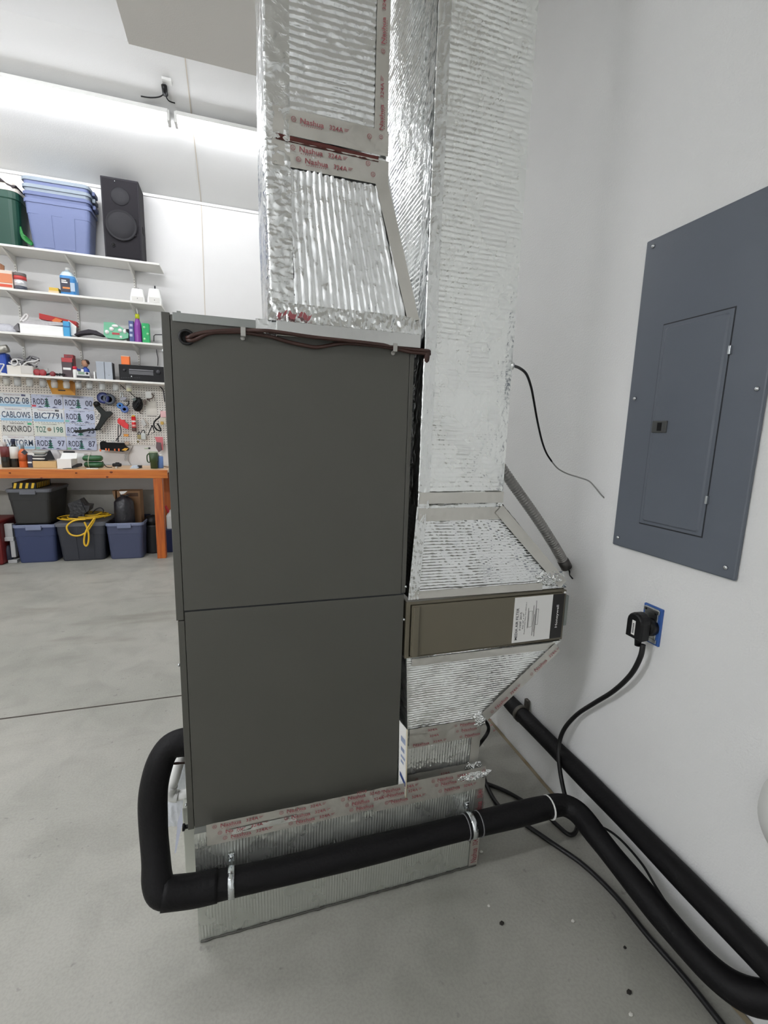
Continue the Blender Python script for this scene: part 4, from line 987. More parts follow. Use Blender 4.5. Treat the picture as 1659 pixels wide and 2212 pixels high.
one('orange_packet', 'small orange packet on top of the white film wrapped box', 'packet', PP([Q2(515, 240), Q2(555, 214), Q2(620, 238), Q2(600, 258), Q2(530, 256)], Y3+.04, .05), C('orange_card', (232, 128, 60), .5))
t = thing('blue_carton', 'small upright light blue carton at the right end of the white box', 'box', (PY(143, 712, Y3).x, Y3, S))
build('carton', BX(*Q2(628, 248), *Q2(690, 382), Y3-.02, .07, S), C('carton_sky', (60, 156, 206), .5), t)
build('ribbon', BX(*Q2(626, 292), *Q2(694, 306), Y3-.024, .006), C('carton_blue', (44, 112, 172), .5), t)
one('white_card', 'thin white card leaning behind the light blue carton', 'card', PP([Q2(680, 240), Q2(760, 300), Q2(755, 395), Q2(690, 385)], Y3+.02, .006), M_PAPER)
t = thing('folded_cap', 'black and white cap lying flat on the third shelf', 'cap', (PY(190, 725, Y3).x, Y3, S))
build('crown', PP([Q2(735, 378), Q2(800, 345), Q2(880, 328), Q2(960, 342), Q2(1035, 385), Q2(1000, 390), Q2(900, 365), Q2(800, 372), Q2(745, 388)], Y3+.0, .10), C('cap_dark', (50, 46, 52), .8), t)
build('brim', MB().lathe([(.066, 0), (.068, .006), (.03, .018)], (PY(*Q2(880, 395), Y3).x, Y3+.05, S), 20, sx=1.0, sy=.7), C('cap_cream', (216, 210, 196), .7), t)
t = thing('green_package', 'pale green plastic package with white pictures on the third shelf', 'package', (PY(250, 725, Y3).x, Y3, S))
build('pack', PP([Q2(1032, 255), Q2(1130, 262), Q2(1215, 312), Q2(1278, 370), Q2(1275, 415), Q2(1210, 428), Q2(1060, 412), Q2(1032, 385)], Y3-.02, .06), C('pack_green', (110, 184, 146), .45), t)
q = MB()
for (x, y, w, h) in ((1065, 355, 22, 22), (1110, 325, 24, 22), (1145, 295, 34, 16), (1195, 340, 22, 20), (1240, 350, 16, 24), (1205, 405, 14, 14)):
    p = PY(*Q2(x, y), Y3-.022); q.lathe([(w/4.608/240, -.001), (w/4.608/240, .001)], (p.x, p.y, p.z), 12, 'Y', sy=h/w)
build('pictures', q, M_PAPER, t)['kind'] = 'stuff'
build('red_mark', BX(*Q2(1115, 362), *Q2(1190, 382), Y3-.0225, .002, bev=0), C('mark_red', (176, 60, 66), .5), t)
one('black_clip', 'small black clip beside the pale green package', 'clip', BX(*Q2(1255, 325), *Q2(1282, 390), Y3+.0, .04, S), M_BLKPL)
def bottle(name, label, px, r, Y, z0, prof, m, capm, caph, capr, lab=None, group=None):
    x = PY(*px, Y).x; t = thing(name, label, 'bottle', (x, Y, z0), group)
    build('body', MB().lathe([(r*a, h) for a, h in prof], (x, Y, z0), 20), m, t)
    hz = prof[-1][1]
    build('cap', MB().lathe([(capr, 0), (capr, caph*.8), (capr*.85, caph)], (x, Y, z0+hz), 14), capm, t)
    if lab: build('label', MB().lathe([(r*1.02, lab[0]), (r*1.02, lab[1])], (x, Y, z0), 20), lab[2], t)
    return t
hz = PY(*Q2(1305, 245), Y3).z-S
t = thing('blue_tube', 'flat dark blue tube carton beside the purple spray bottle', 'tube', (PY(*Q2(1305, 400), Y3).x, Y3, S))
build('carton', BX(*Q2(1283, 245), *Q2(1332, 430), Y3, .04, S), C('tube_navy', (74, 86, 140), .5), t)
for k in range(3): build('white_panel', BX(*Q2(1290, 275+50*k), *Q2(1318, 300+50*k), Y3-.003, .004, bev=0), C('panel_pale', (188, 196, 216), .5), t)
bottle('spray_bottle', 'purple bottle with a lime green cap and thin nozzle on the third shelf', Q2(1378, 400), .036, Y3+.01, S, [(.95, 0), (1, .01), (1, .15), (.9, .19), (.55, .23), (.5, .24)], C('bottle_purple', (132, 60, 152), .3), C('cap_lime', (206, 214, 40), .4), .045, .021)
xx = PY(*Q2(1357, 200), Y3).x
build('nozzle', MB().cyl((xx+.012, Y3+.01, S+.28), (xx+.004, Y3+.01, S+.35), .006, 8, r2=.003), M_WHITE, bpy.data.objects['spray_bottle'])
t = thing('green_carton', 'bright green printed carton standing right of the purple bottle', 'box', (PY(*Q2(1450, 440), Y3).x, Y3, S))
build('carton', BX(*Q2(1413, 268), *Q2(1485, 445), Y3-.02, .06, S), C('carton_green', (24, 160, 90), .5), t)
for (x, y) in ((1435, 310), (1470, 375), (1440, 425)):
    p = PY(*Q2(x, y), Y3-.022); build('printed_spot', MB().lathe([(.012, -.001), (.012, .002)], p, 12, 'Y'), C('spot_pale_green', (150, 214, 160), .5), t)
one('wire_hanger', 'bent grey wire bookend at the right end of the third shelf', 'wire', MB().tube([PY(*Q2(1532, 450), Y3), PY(*Q2(1532, 395), Y3), PY(*Q2(1545, 382), Y3), PY(*Q2(1680, 382), Y3)], .005, 8), M_DARK)

# ---- lowest shelf
S = SHZ[3]; Y4 = 5.50
t = thing('blue_bucket', 'bright blue bag with a silver roll on top, on the lowest shelf', 'bag', (PY(4, 790, Y4).x, Y4, S))
build('bag', BX(*Q2(-70, 555), *Q2(60, 700), Y4, .12, S, bev=.02), C('bag_blue', (32, 72, 170), .5), t)
a = PY(*Q2(-40, 540), Y4-.01); b = PY(*Q2(78, 520), Y4-.01)
build('roll', MB().cyl(a, b, .036, 20), C('roll_silver', (168, 166, 158), .35, metal=.7), t)
t = thing('router', 'off white electronic box under a heap of cables on the lowest shelf', 'device', (PY(45, 800, Y4).x, Y4, S))
build('case', BX(*Q2(68, 690), *Q2(330, 772), Y4-.02, .15, S), C('case_cream', (216, 210, 200), .5), t)
build('vent_panel', BX(*Q2(205, 690), *Q2(325, 770), Y4-.024, .006), C('case_grey', (196, 192, 186), .6), t)
rr = random.Random(3)
for k in range(7):
    m_ = [C('cord_white', (214, 212, 210), .5), C('cord_grey', (126, 124, 128), .5), C('cord_dark', (70, 68, 74), .5)][k % 3]
    pts = []
    for j in range(7):
        u = j/6; pts.append(PY(*Q2(100+270*u+rr.uniform(-25, 25), 655+35*math.sin(u*4+k)+rr.uniform(-25, 25)), Y4+.015*k))
    one('cable_bundle', ['white cable heaped on the off white box', 'grey cable heaped on the off white box', 'dark cable heaped on the off white box'][k % 3], 'cable', MB().tube(pts, .007, 7, sub=5), m_, ['white cables on the lowest shelf', 'grey cables on the lowest shelf', 'dark cables on the lowest shelf'][k % 3])
one('looped_cable', 'round loop of white cable standing at the left of the cable heap', 'cable', MB().tube([PY(*Q2(145+30*math.cos(a*PI/6), 658+32*math.sin(a*PI/6)), Y4-.025) for a in range(13)], .006, 7, sub=3), C('cord_white', (214, 212, 210), .5))
one('hanging_cable', 'white cable trailing down over the blue bag at the shelf edge', 'cable', MB().tube([PY(*Q2(0, 675), Y4-.03), PY(*Q2(40, 680), Y4-.03), PY(*Q2(20, 720), Y4-.035), PY(*Q2(5, 760), Y4-.035), PY(*Q2(60, 772), Y4-.03)], .006, 7, sub=5), C('cord_white', (214, 212, 210), .5))
t = thing('headphones', 'black headphones with red ear cups lying on the lowest shelf', 'headphones', (PY(90, 806, Y4).x, Y4, S))
for (x, y) in ((372, 762), (425, 758)):
    p = PY(*Q2(x, y), Y4-.03); build('ear_cup', MB().lathe([(.03, .012), (.032, 0), (.030, -.012), (.018, -.016)], (p.x, p.y, S+.032), 18, 'Y'), C('cup_red', (150, 40, 46), .4), t)
build('headband', MB().tube([PY(*Q2(345, 770), Y4-.02), PY(*Q2(365, 745), Y4+.02), PY(*Q2(415, 738), Y4+.04), PY(*Q2(445, 765), Y4+.0)], .007, 8, sub=4), M_BLKPL, t)
one('wall_socket', 'small white outlet plate on the wall behind the red headphones', 'outlet', BX(*Q2(435, 715), *Q2(475, 745), YB-.012, .011, bev=.002), M_WHITE)
t = thing('earmuffs', 'pair of dark ear defenders with a red cup on the lowest shelf', 'earmuffs', (PY(118, 808, Y4).x, Y4, S))
p = PY(*Q2(525, 775), Y4-.03); build('ear_cup', MB().lathe([(.024, .012), (.026, 0), (.022, -.012), (.01, -.015)], (p.x, p.y, S+.026), 16, 'Y'), C('cup_dark_red', (120, 40, 46), .4), t)
build('band', MB().tube([PY(*Q2(455, 782), Y4-.02), PY(*Q2(500, 772), Y4), PY(*Q2(560, 775), Y4), PY(*Q2(600, 784), Y4-.01)], .009, 8, sub=4), M_BLKPL, t)
one('cable_knot', 'tangle of thin black wire in front of the red cartons', 'wire', MB().tube([PY(*Q2(565+75*u/10+8*math.sin(u*2.3), 780+10*math.cos(u*1.9)), Y4-.04) for u in range(11)], .006, 6, sub=4), M_BLKPL)
t = thing('red_carton', 'tall red carton standing behind the others on the lowest shelf', 'box', (PY(*Q2(690, 780), Y4).x, Y4+.06, S), 'red cartons')
build('carton', BX(*Q2(642, 580), *Q2(735, 780), Y4+.06, .07, S), C('carton_crimson', (150, 28, 36), .45), t)
build('window', BX(*Q2(665, 590), *Q2(700, 605), Y4+.057, .004, bev=0), C('carton_deep', (110, 26, 34), .4), t)
t = thing('boxed_drive', 'red and black retail box with a white strip in front of the tall red carton', 'box', (PY(*Q2(665, 790), Y4).x, Y4, S), 'red cartons')
build('carton', BX(*Q2(614, 612), *Q2(718, 788), Y4-.01, .06, S), C('retail_dark', (64, 46, 50), .45), t)
build('red_top', BX(*Q2(614, 614), *Q2(718, 655), Y4-.013, .004, bev=0), C('retail_red', (176, 44, 48), .45), t)
build('white_strip', BX(*Q2(628, 710), *Q2(705, 732), Y4-.013, .004, bev=0), M_PAPER, t)
t = thing('red_bottle', 'small white bottle with a red cap beside the retail box', 'bottle', (PY(*Q2(740, 790), Y4).x, Y4, S))
xx = PY(*Q2(740, 740), Y4-.02).x
build('body', MB().lathe([(.018, 0), (.020, .01), (.020, .075), (.017, .085)], (xx, Y4-.0, S), 16), M_WHITE, t)
build('cap', MB().lathe([(.019, 0), (.019, .025), (.014, .03)], (xx, Y4-.0, S+.085), 16), C('cap_red', (214, 40, 62), .4), t)
t = thing('figurine', 'bobblehead figurine in a blue jacket standing on the lowest shelf', 'figurine', (PY(*Q2(845, 790), Y4).x, Y4+.04, S))
p = PY(*Q2(848, 668), Y4+.04); fx = p.x
build('body', MB().lathe([(.03, 0), (.032, .04), (.036, .075), (.030, .10), (.014, .115), (.012, .125)], (fx, Y4+.04, S), 16, sy=.75), C('jacket_blue', (44, 76, 158), .5), t)
build('shirt', MB().box(fx-.036, fx-.010, Y4+.008, Y4+.02, S+.055, S+.095, bev=.004), M_WHITE, t)
build('arm', MB().tube([(fx-.03, Y4+.03, S+.09), (fx-.055, Y4+.01, S+.085), (fx-.07, Y4, S+.095)], .009, 8, sub=4), C('jacket_blue', (44, 76, 158), .5), t)
build('head', MB().lathe([(.004, -.036), (.02, -.032), (.030, -.012), (.031, .008), (.024, .026), (.006, .034)], (fx, Y4+.035, p.z), 18), C('figurine_skin', (186, 140, 112), .5), t)
build('hair', MB().lathe([(.031, -.006), (.034, .008), (.027, .029), (.006, .038)], (fx+.006, Y4+.042, p.z), 18), C('hair_brown', (62, 44, 38), .6), t)
build('base', MB().lathe([(.034, 0), (.034, .008)], (fx, Y4+.04, S), 16), M_BLKPL, t)
t = thing('radio', 'small white radio with a green display on the lowest shelf', 'radio', (PY(*Q2(828, 800), Y4).x, Y4-.03, S))
build('case', BX(*Q2(764, 752), *Q2(890, 800), Y4-.03, .06, S), C('radio_white', (206, 206, 206), .4), t)
build('display', BX(*Q2(778, 752), *Q2(840, 776), Y4-.033, .004, bev=0), C('lcd_green', (108, 136, 112), .3), t)
p = PY(*Q2(866, 768), Y4-.032); build('dial', MB().lathe([(.011, -.004), (.012, .002)], p, 14, 'Y'), M_DARK, t)
build('base_strip', BX(*Q2(764, 790), *Q2(890, 806), Y4-.034, .06, S), M_DARK, t)
one('white_block', 'small white upright block beside the grey desktop speakers', 'block', BX(*Q2(930, 750), *Q2(948, 800), Y4, .03, S), M_WHITE)
for i, (x0, x1) in enumerate(((958, 1038), (1042, 1118))):
    t = thing('desktop_speaker', ['silver fronted desktop speaker standing beside the white block', 'silver fronted desktop speaker with a round button, beside the black stereo'][i], 'speaker', (PY(*Q2((x0+x1)/2, 810), Y4).x, Y4, S), 'silver desktop speakers')
    x = pbox(*Q2(x0, 648 if i == 0 else 655), *Q2(x1, 808), Y4-.02, .10, S)
    build('cabinet', MB().box(x[0], x[1], x[2]+.006, x[3], x[4], x[5], bev=.004), C('cabinet_charcoal', (66, 68, 72), .5), t)
    build('grille', MB().box(x[0], x[1], x[2]-.002, x[2]+.008, x[4], x[5], bev=.004), C('grille_silver', (164, 170, 178), .5, bump=.1, bscale=300), t)
    if i: build('button', MB().lathe([(.006, -.003), (.006, 0)], ((x[0]+x[1])/2, x[2]-.002, x[4]+.05), 12, 'Y'), M_STEEL, t)
t = thing('stereo_receiver', 'wide black stereo receiver with knobs on the lowest shelf', 'stereo', (PY(*Q2(1400, 830), Y4).x, Y4, S))
x = pbox(*Q2(1185, 690), *Q2(1660, 835), Y4-.03, .20, S)
build('case', MB().box(*x, bev=.004), C('stereo_black', (15, 15, 17), .5, spec=.25), t)
build('display', BX(*Q2(1285, 745), *Q2(1525, 782), Y4-.033, .004, bev=0), C('display_dark', (24, 24, 28), .3), t)
build('tray_line', BX(*Q2(1285, 735), *Q2(1525, 740), Y4-.034, .004, bev=0), C('line_grey', (96, 96, 100), .3), t)
for (xx, yy_, r) in ((1240, 735, .014), (1575, 755, .022), (1312, 800, .007)):
    p = PY(*Q2(xx, yy_), Y4-.03); build('knob', MB().lathe([(r, 0), (r, -.010), (r*.8, -.014)], p, 18, 'Y'), M_DARK if r > .01 else M_SCREW, t)
q = MB()
for k in range(9): q.add([(v) for v in [PY(*Q2(1205+22*k, 815), Y4-.0315), PY(*Q2(1217+22*k, 815), Y4-.0315), PY(*Q2(1217+22*k, 808), Y4-.0315), PY(*Q2(1205+22*k, 808), Y4-.0315)]], [[0, 1, 2, 3]])
build('buttons', q, M_DARK, t, recalc=False)['kind'] = 'stuff'
zt = x[5]
t = thing('orange_box', 'bright orange small box standing on the black stereo', 'box', (PY(*Q2(1245, 690), Y4).x, Y4, zt))
xo = pbox(*Q2(1205, 592), *Q2(1288, 690), Y4-.02, .05, zt)
build('carton', MB().box(*xo, bev=.003), C('carton_neon_orange', (240, 118, 44), .5), t)
build('white_edge', MB().box(xo[0], xo[1], xo[2]-.001, xo[2]+.004, xo[5]-.008, xo[5]+.001), C('edge_pale', (222, 190, 170), .5), t)
one('dangling_wire', 'thin dark wire hanging down the wall above the black stereo', 'wire', MB().tube([PY(*Q2(1555, 510), YB-.01), PY(*Q2(1560, 560), YB-.02), PY(*Q2(1572, 620), YB-.02), PY(*Q2(1570, 690), YB-.03)], .004, 6, sub=4), M_DARK)

# jars screwed under the lowest shelf
MJAR = C('jar_glass', (226, 230, 228), .12, alpha=.45)
jm = [C('jar_fill_cream', (206, 196, 166), .6), C('jar_fill_grey', (170, 172, 172), .4, metal=.4), C('jar_fill_pale', (196, 196, 190), .5), C('jar_fill_dark', (52, 48, 46), .6), C('jar_fill_yellow', (222, 210, 90), .5)]
fills = [0, 1, 2, 3, 1, 2, 3, 3, 2, 1, 4]
jl = ['cream coloured bits', 'loose grey screws', 'pale small parts', 'a dark layer of fasteners', 'yellow plugs']
ZJ = SHZ[3]-.02
jw_ = ['the blue bag with the silver roll', 'the cable heap', 'the right end of the off white box', 'the red headphones', 'the ear defenders', 'the red cartons', 'the bobblehead figurine', 'the green display radio', 'the silver desktop speakers', 'the left end of the black stereo', 'the orange box']
for i, xz in enumerate((65, 175, 295, 425, 540, 660, 780, 890, 1015, 1150, 1280)):
    p = PY(*Q2(xz, 838+xz*.03), 5.52); x = p.x
    t = thing('jar', 'clear hanging jar with '+jl[fills[i]]+', under '+jw_[i], 'jar', (x, 5.52, ZJ-.085), 'jars under the lowest shelf')
    build('lid', MB().lathe([(.029, -.016), (.029, -.0005)], (x, 5.52, ZJ), 18), M_STEEL, t)
    build('glass', MB().lathe([(.022, -.086), (.027, -.080), (.030, -.06), (.030, -.035), (.024, -.018)], (x, 5.52, ZJ), 18), MJAR, t)
    hh = [.03, .02, .025, .012, .03][fills[i]]
    build('contents', MB().lathe([(.020, -.083), (.025, -.078), (.0265, -.083+hh), (.012, -.079+hh)], (x, 5.52, ZJ), 14), jm[fills[i]], t)
t = thing('manila_envelope', 'orange manila envelope hanging below the jars on the pegboard', 'envelope', PY(140, 840, 5.47))
build('envelope', PP([Q2(462, 835), Q2(700, 820), Q2(748, 870), Q2(750, 985), Q2(520, 972)], 5.60, .004), C('manila', (212, 150, 50), .6), t)
build('side_fold', PP([Q2(700, 828), Q2(745, 862), Q2(750, 980), Q2(690, 915)], 5.597, .003), C('manila_dark', (186, 124, 44), .6), t)
build('written_lines', BX(*Q2(580, 938), *Q2(650, 942), 5.597, .002, bev=0), M_INK, t)

# ------------------------------------------------------------------ pegboard, plates, tools
t = struct('trim_5', MB().box(-3.2, -.795, YB-.012, YB-.001, 1.146, 1.792), pegboard_mat())
PX0, PZ0, PW, PH = -2.3693, 1.6481, .2857, .1433
kinds = [['wa', 'or', 'or'], ['wa', 'wa', 'or'], ['nv', 'ok', 'or'], ['wa', 'or', 'or']]
MP = dict(wa=mat('plate_white_blue', (226, 230, 232), .35), nv=mat('plate_silver', (216, 217, 212), .35), ok=mat('plate_pale_green', (220, 224, 214), .35))
MP['or'] = mat('plate_lavender', (196, 204, 226), .35)
INK = dict(wa=mat('ink_blue', (44, 66, 92), .5), nv=mat('ink_slate', (58, 58, 56), .5), ok=mat('ink_green', (48, 108, 92), .5))
INK['or'] = mat('ink_navy', (40, 42, 72), .5)
LABK = dict(wa='white and blue license plate reading %s', nv='silver license plate reading %s', ok='pale green license plate reading %s'); LABK['or'] = 'lavender license plate with a fir tree reading %s'
MTREE = mat('tree_green', (20, 112, 92), .5); MBLU = mat('plate_sky_band', (150, 192, 220), .4); MHILL = mat('plate_hill', (62, 62, 96), .5)
YPL = YB-.0155
for r in range(4):
    for c_ in range(3):
        s_ = PLATES[r][c_]; kd = kinds[r][c_]
        x0 = PX0+PW*c_+.003; x1 = x0+PW-.006; z1 = PZ0-PH*r-.002; z0_ = z1-PH+.004; cx = (x0+x1)/2; cz = (z0_+z1)/2
        W_ = dict(zip('0789' '3', ('zero', 'seven', 'eight', 'nine', 'three')))
        t = thing('license_plate', LABK[kd] % (s_ if kd != 'or' else 'RODZ '+' '.join(W_[d] for d in s_[-2:])) + ' on the pegboard', 'license plate', (cx, YPL, z0_), 'license plates on the pegboard')
        ring = rrect(cx, cz, (x1-x0)/2, (z1-z0_)/2, .012, 0)
        build('plate', MB().loft([[Vector((p.x, YPL+.001, p.y)) for p in ring], [Vector((p.x, YPL-.001, p.y)) for p in ring]]), MP[kd], t)
        yq = YPL-.0018
        if kd == 'wa':
            build('blue_band', MB().box(x0+.004, x1-.004, yq, YPL-.0008, z0_+.006, z0_+.030), MBLU, t)
            build('blue_haze', MB().box(x0+.004, x1-.004, yq, YPL-.0008, z0_+.030, z0_+.058), mat('plate_haze', (200, 216, 230), .4), t)
        q = MB(); yt = YPL-.0024
        if kd == 'or':
            text(q, 'ROD', (x0+.066, yt, cz-.002), XR, ZU, .100, .062); text(q, s_[-2:], (x1-.045, yt, cz-.002), XR, ZU, .066, .062)
            text(q, 'Z', (cx-.006, yt, cz-.002), XR, ZU, .034, .058)
        elif kd == 'ok':
            text(q, 'TOZ', (x0+.062, yt, cz-.002), XR, ZU, .090, .062); text(q, '198', (x1-.060, yt, cz-.002), XR, ZU, .084, .062)
        else: text(q, s_, (cx, yt, cz-.002), XR, ZU, .248, .064)
        build('characters', q, INK[kd], t, recalc=False)['kind'] = 'stuff'
        q = MB()
        nm = dict(wa='WASHINGTON', nv='NEVADA', ok='OKLAHOMA').get(kd, 'Oregon')
        text(q, nm, (cx-.02 if kd == 'wa' else cx, yt, z1-.016), XR, ZU, dict(wa=.14, nv=.12, ok=.14).get(kd, .10), .013)
        build('state_name', q, dict(wa=mat('ink_faded_red', (166, 140, 140), .6), nv=INK['nv'], ok=mat('ink_faded_grey', (150, 152, 148), .6)).get(kd, INK['or']), t, recalc=False)
        if kd == 'or':
            q = MB()
            tx = cx-.004
            for k in range(4):
                w_ = .014+.006*k; zb_ = cz+.030-.022*k
                q.prism([(tx-w_, yq-.0005, zb_-.018), (tx+w_, yq-.0005, zb_-.018), (tx, yq-.0005, zb_+.012)], (0, .0005, 0))
            q.box(tx-.003, tx+.003, yq-.0005, yq, z0_+.008, cz-.04)
            build('fir_tree', q, MTREE, t)['kind'] = 'stuff'
            q = MB()
            for hx in (cx-.062, cx+.066): q.prism([(hx-.030, yq-.0004, z0_+.008), (hx+.030, yq-.0004, z0_+.008), (hx+.006, yq-.0004, z0_+.016), (hx-.006, yq-.0004, z0_+.021)], (0, .0004, 0))
            build('hills', q, MHILL, t)['kind'] = 'stuff'
        if kd == 'ok':
            build('emblem', MB().lathe([(.020, -.0006), (.020, .0004)], (cx-.004, yq, cz), 18, 'Y'), mat('emblem_tan', (176, 150, 128), .6), t)
        stk = {(0, 0): (x1-.06, z1-.016, (70, 70, 110)), (0, 1): (x0+.020, z0_+.022, (196, 60, 80)), (1, 1): (x1-.06, z1-.016, (80, 80, 84)), (1, 2): (x0+.022, z0_+.020, (120, 190, 176)), (2, 0): (x1-.03, z1-.018, (60, 170, 120)), (2, 2): (x0+.02, z0_+.018, (150, 160, 190)), (3, 1): (x0+.02, z0_+.016, (140, 196, 190)), (3, 2): (x0+.02, z0_+.016, (120, 180, 130))}.get((r, c_))
        if stk: build('sticker', MB().box(stk[0]-.018, stk[0]+.018, yq-.0006, yq, stk[1]-.010, stk[1]+.010), mat('sticker_%d%d' % (r, c_), stk[2], .5), t)
        for bx in (x0+.05, x1-.05):
            build('bolt', MB().lathe([(.004, -.0030), (.0045, -.0005)], (bx, YPL, z1-.010), 8, 'Y'), M_STEEL, t)

YT = 5.655
def PT(pts, label, cat, m, name, Y=YT, d=.03): return one(name, label, cat, PP([Q4(*p) for p in pts], Y, d), m)
M_NAVY = C('tape_navy', (42, 52, 112), .4); M_BLU = C('tape_blue', (70, 124, 190), .45)
def roll(label, p, r, ri, m, mi, d, name='tape_roll'):
    c0 = PY(*Q4(*p), YT-.03); t = thing(name, label, 'tape', (c0.x, YT, c0.z-r), 'tape rolls on the pegboard')
    build('roll', MB().lathe([(r, d), (r, 0), (ri*1.08, -.002), (ri, 0), (ri, d)], c0, 30, 'Y'), m, t)
    build('core', MB().lathe([(ri, d), (ri*1.0, .001), (ri*.86, .001), (ri*.85, d)], c0, 24, 'Y'), mi, t)
    return t
roll('large roll of dark blue tape hanging at the top of the pegboard', (370, 345), .058, .034, M_NAVY, C('core_pale', (150, 160, 200), .6), .05)
roll('grey tape roll just behind the large dark blue roll', (480, 370), .058, .034, C('tape_grey', (84, 92, 104), .4), M_DARK, .03)
roll('small light blue tape roll hung below the dark blue roll', (690, 490), .032, .010, M_BLU, M_DARK, .03)
roll('medium blue tape roll hung behind the small light blue roll', (775, 560), .038, .016, C('tape_mid_blue', (84, 112, 176), .45), M_DARK, .02)
one('masking_tape_roll', 'roll of pale masking tape beside the last two digits of a plate', 'tape', MB().lathe([(.03, .02), (.03, 0), (.018, 0), (.018, .02)], PY(*Q4(240, 470), YT-.04), 22, 'Y'), C('masking_tape', (212, 196, 160), .6))
t = thing('drill', 'black pistol grip power tool hanging on the pegboard across the plates', 'power tool', PY(*Q4(370, 700), YT))
MT_ = C('tool_charcoal', (28, 33, 31), .55, spec=.3)
build('barrel', PP([Q4(*p) for p in ((205, 510), (265, 470), (400, 600), (500, 595), (540, 635), (470, 710), (410, 730), (330, 660))], YT-.05, .06), MT_, t)
build('grip', PP([Q4(*p) for p in ((340, 640), (450, 720), (300, 930), (230, 960), (205, 935), (290, 800))], YT-.045, .05), MT_, t)
build('base_foot', PP([Q4(*p) for p in ((-180, 955), (60, 935), (215, 930), (325, 935), (320, 955), (200, 960), (60, 972), (-60, 1005), (-180, 985))], YT-.045, .045), MT_, t)
build('collar', MB().lathe([(.026, .0), (.030, .015), (.030, .04)], PY(*Q4(240, 460), YT-.055), 20, 'Y'), M_BLKPL, t)
build('trigger_guard', MB().tube([PY(*Q4(*p), YT-.03) for p in ((330, 660), (285, 670), (250, 720), (290, 755))], .004, 6), C('guard_grey', (150, 152, 150), .4), t)
t = thing('pad_lock', 'silver padlock hanging at the top middle of the pegboard', 'padlock', PY(*Q4(740, 360), YT))
build('shackle', MB().tube([PY(*Q4(*p), YT-.01) for p in ((700, 350), (700, 270), (720, 245), (740, 270), (740, 350))], .005, 7, sub=3), M_STEEL, t)
build('lock_body', PP([Q4(*p) for p in ((695, 345), (770, 320), (820, 345), (780, 390), (700, 385))], YT-.02, .03), C('lock_grey', (120, 120, 126), .35, metal=.5), t)
one('hook_tool', 'curved dark hook hanging below the silver padlock', 'hook', MB().tube([PY(*Q4(*p), YT-.01) for p in ((845, 400), (855, 440), (840, 480), (815, 495))], .007, 7, sub=4), M_DARK)
t = thing('black_cable_coil', 'black cable coil hanging from a peg right of the blue tape', 'cable', PY(*Q4(1030, 480), YT))
for k in range(5):
    build('turn', MB().tube([PY(*Q4(1025+(85-9*k)*math.cos(a*PI/8+.3*k), 470+(120-10*k)*math.sin(a*PI/8)), YT-.012*k) for a in range(17)], .008, 7, sub=2), M_BLKPL, t)
build('plug_end', PP([Q4(*p) for p in ((920, 370), (960, 340), (1000, 370), (960, 415))], YT-.05, .04), C('plug_grey_green', (92, 104, 100), .5), t)
build('lead', MB().tube([PY(*Q4(*p), YT) for p in ((1090, 345), (980, 330), (880, 240), (790, 180), (700, 100))], .004, 6, sub=4), M_BLKPL, t)
build('tail', MB().tube([PY(*Q4(*p), YT-.01) for p in ((1050, 590), (1070, 630), (1130, 650))], .004, 6, sub=3), M_BROWN, t)
one('white_switch_box', 'white square box with a dark cord at the top right of the pegboard', 'switch box', BX(*Q4(1175, 225), *Q4(1285, 350), YT, .05), M_WHITE)
one('switch_cord', 'black curved cord beside the white square box', 'cord', MB().tube([PY(*Q4(*p), YT-.01) for p in ((1285, 265), (1320, 300), (1305, 345), (1240, 370), (1200, 365), (1260, 410))], .005, 6, sub=4), M_BROWN)
PT([(1120, 400), (1165, 370), (1185, 400), (1175, 480), (1140, 440)], 'small brown clamp beside the black cable coil', 'clamp', C('clamp_brown', (104, 88, 78), .5), 'small_clamp', d=.02)
one('paper_sheet', 'pale blank sheet pinned to the right side of the pegboard', 'paper', BX(*Q4(1190, 395), *Q4(1385, 670), YB-.016, .003, bev=0), C('sheet_cream', (226, 222, 212), .7))
one('sheet_rod', 'thin dark rod along the bottom of the pinned sheet', 'rod', MB().tube([PY(*Q4(1205, 688), YT), PY(*Q4(1385, 692), YT)], .004, 6), C('rod_grey', (120, 116, 110), .5))
t = thing('red_clamp', 'bright red spring clamp hanging in the middle of the pegboard', 'clamp', PY(*Q4(750, 830), YT))
MRD = C('clamp_red', (222, 36, 40), .4)
build('jaw', PP([Q4(*p) for p in ((640, 770), (670, 720), (720, 760), (770, 755), (790, 800), (850, 850), (840, 935), (770, 910), (700, 860), (650, 820))], YT-.03, .03), MRD, t)
for k, pts in enumerate((((660, 850), (655, 960), (655, 1180)), ((690, 850), (710, 950), (700, 1040), (650, 1100), (610, 1160)))):
    build('cord', MB().tube([PY(*Q4(*p), YT-.015) for p in pts], .005, 6, sub=4), M_DARK, t)
t = thing('sealant_tube', 'red and white sealant tube with yellow cap on the pegboard', 'tube', PY(*Q4(950, 990), YT))
a, b = span(Q4(900, 0)[0], Q4(1000, 0)[0], 910, YT)
zt = PY(*Q4(945, 700), YT).z; zb_ = PY(*Q4(945, 975), YT).z
build('body', MB().lathe([(.022, 0), (.022, zt-zb_)], ((a+b)/2, YT, zb_), 16), MRD, t)
build('white_band', MB().lathe([(.0225, (zt-zb_)*.62), (.0225, (zt-zb_)*.74)], ((a+b)/2, YT, zb_), 16), M_PAPER, t)
build('white_band', MB().lathe([(.0225, (zt-zb_)*.30), (.0225, (zt-zb_)*.46)], ((a+b)/2, YT, zb_), 16), C('band_pink', (226, 160, 156), .5), t)
build('dark_foot', MB().lathe([(.0225, 0), (.0225, (zt-zb_)*.24)], ((a+b)/2, YT, zb_), 16), C('foot_brown', (96, 72, 68), .5), t)
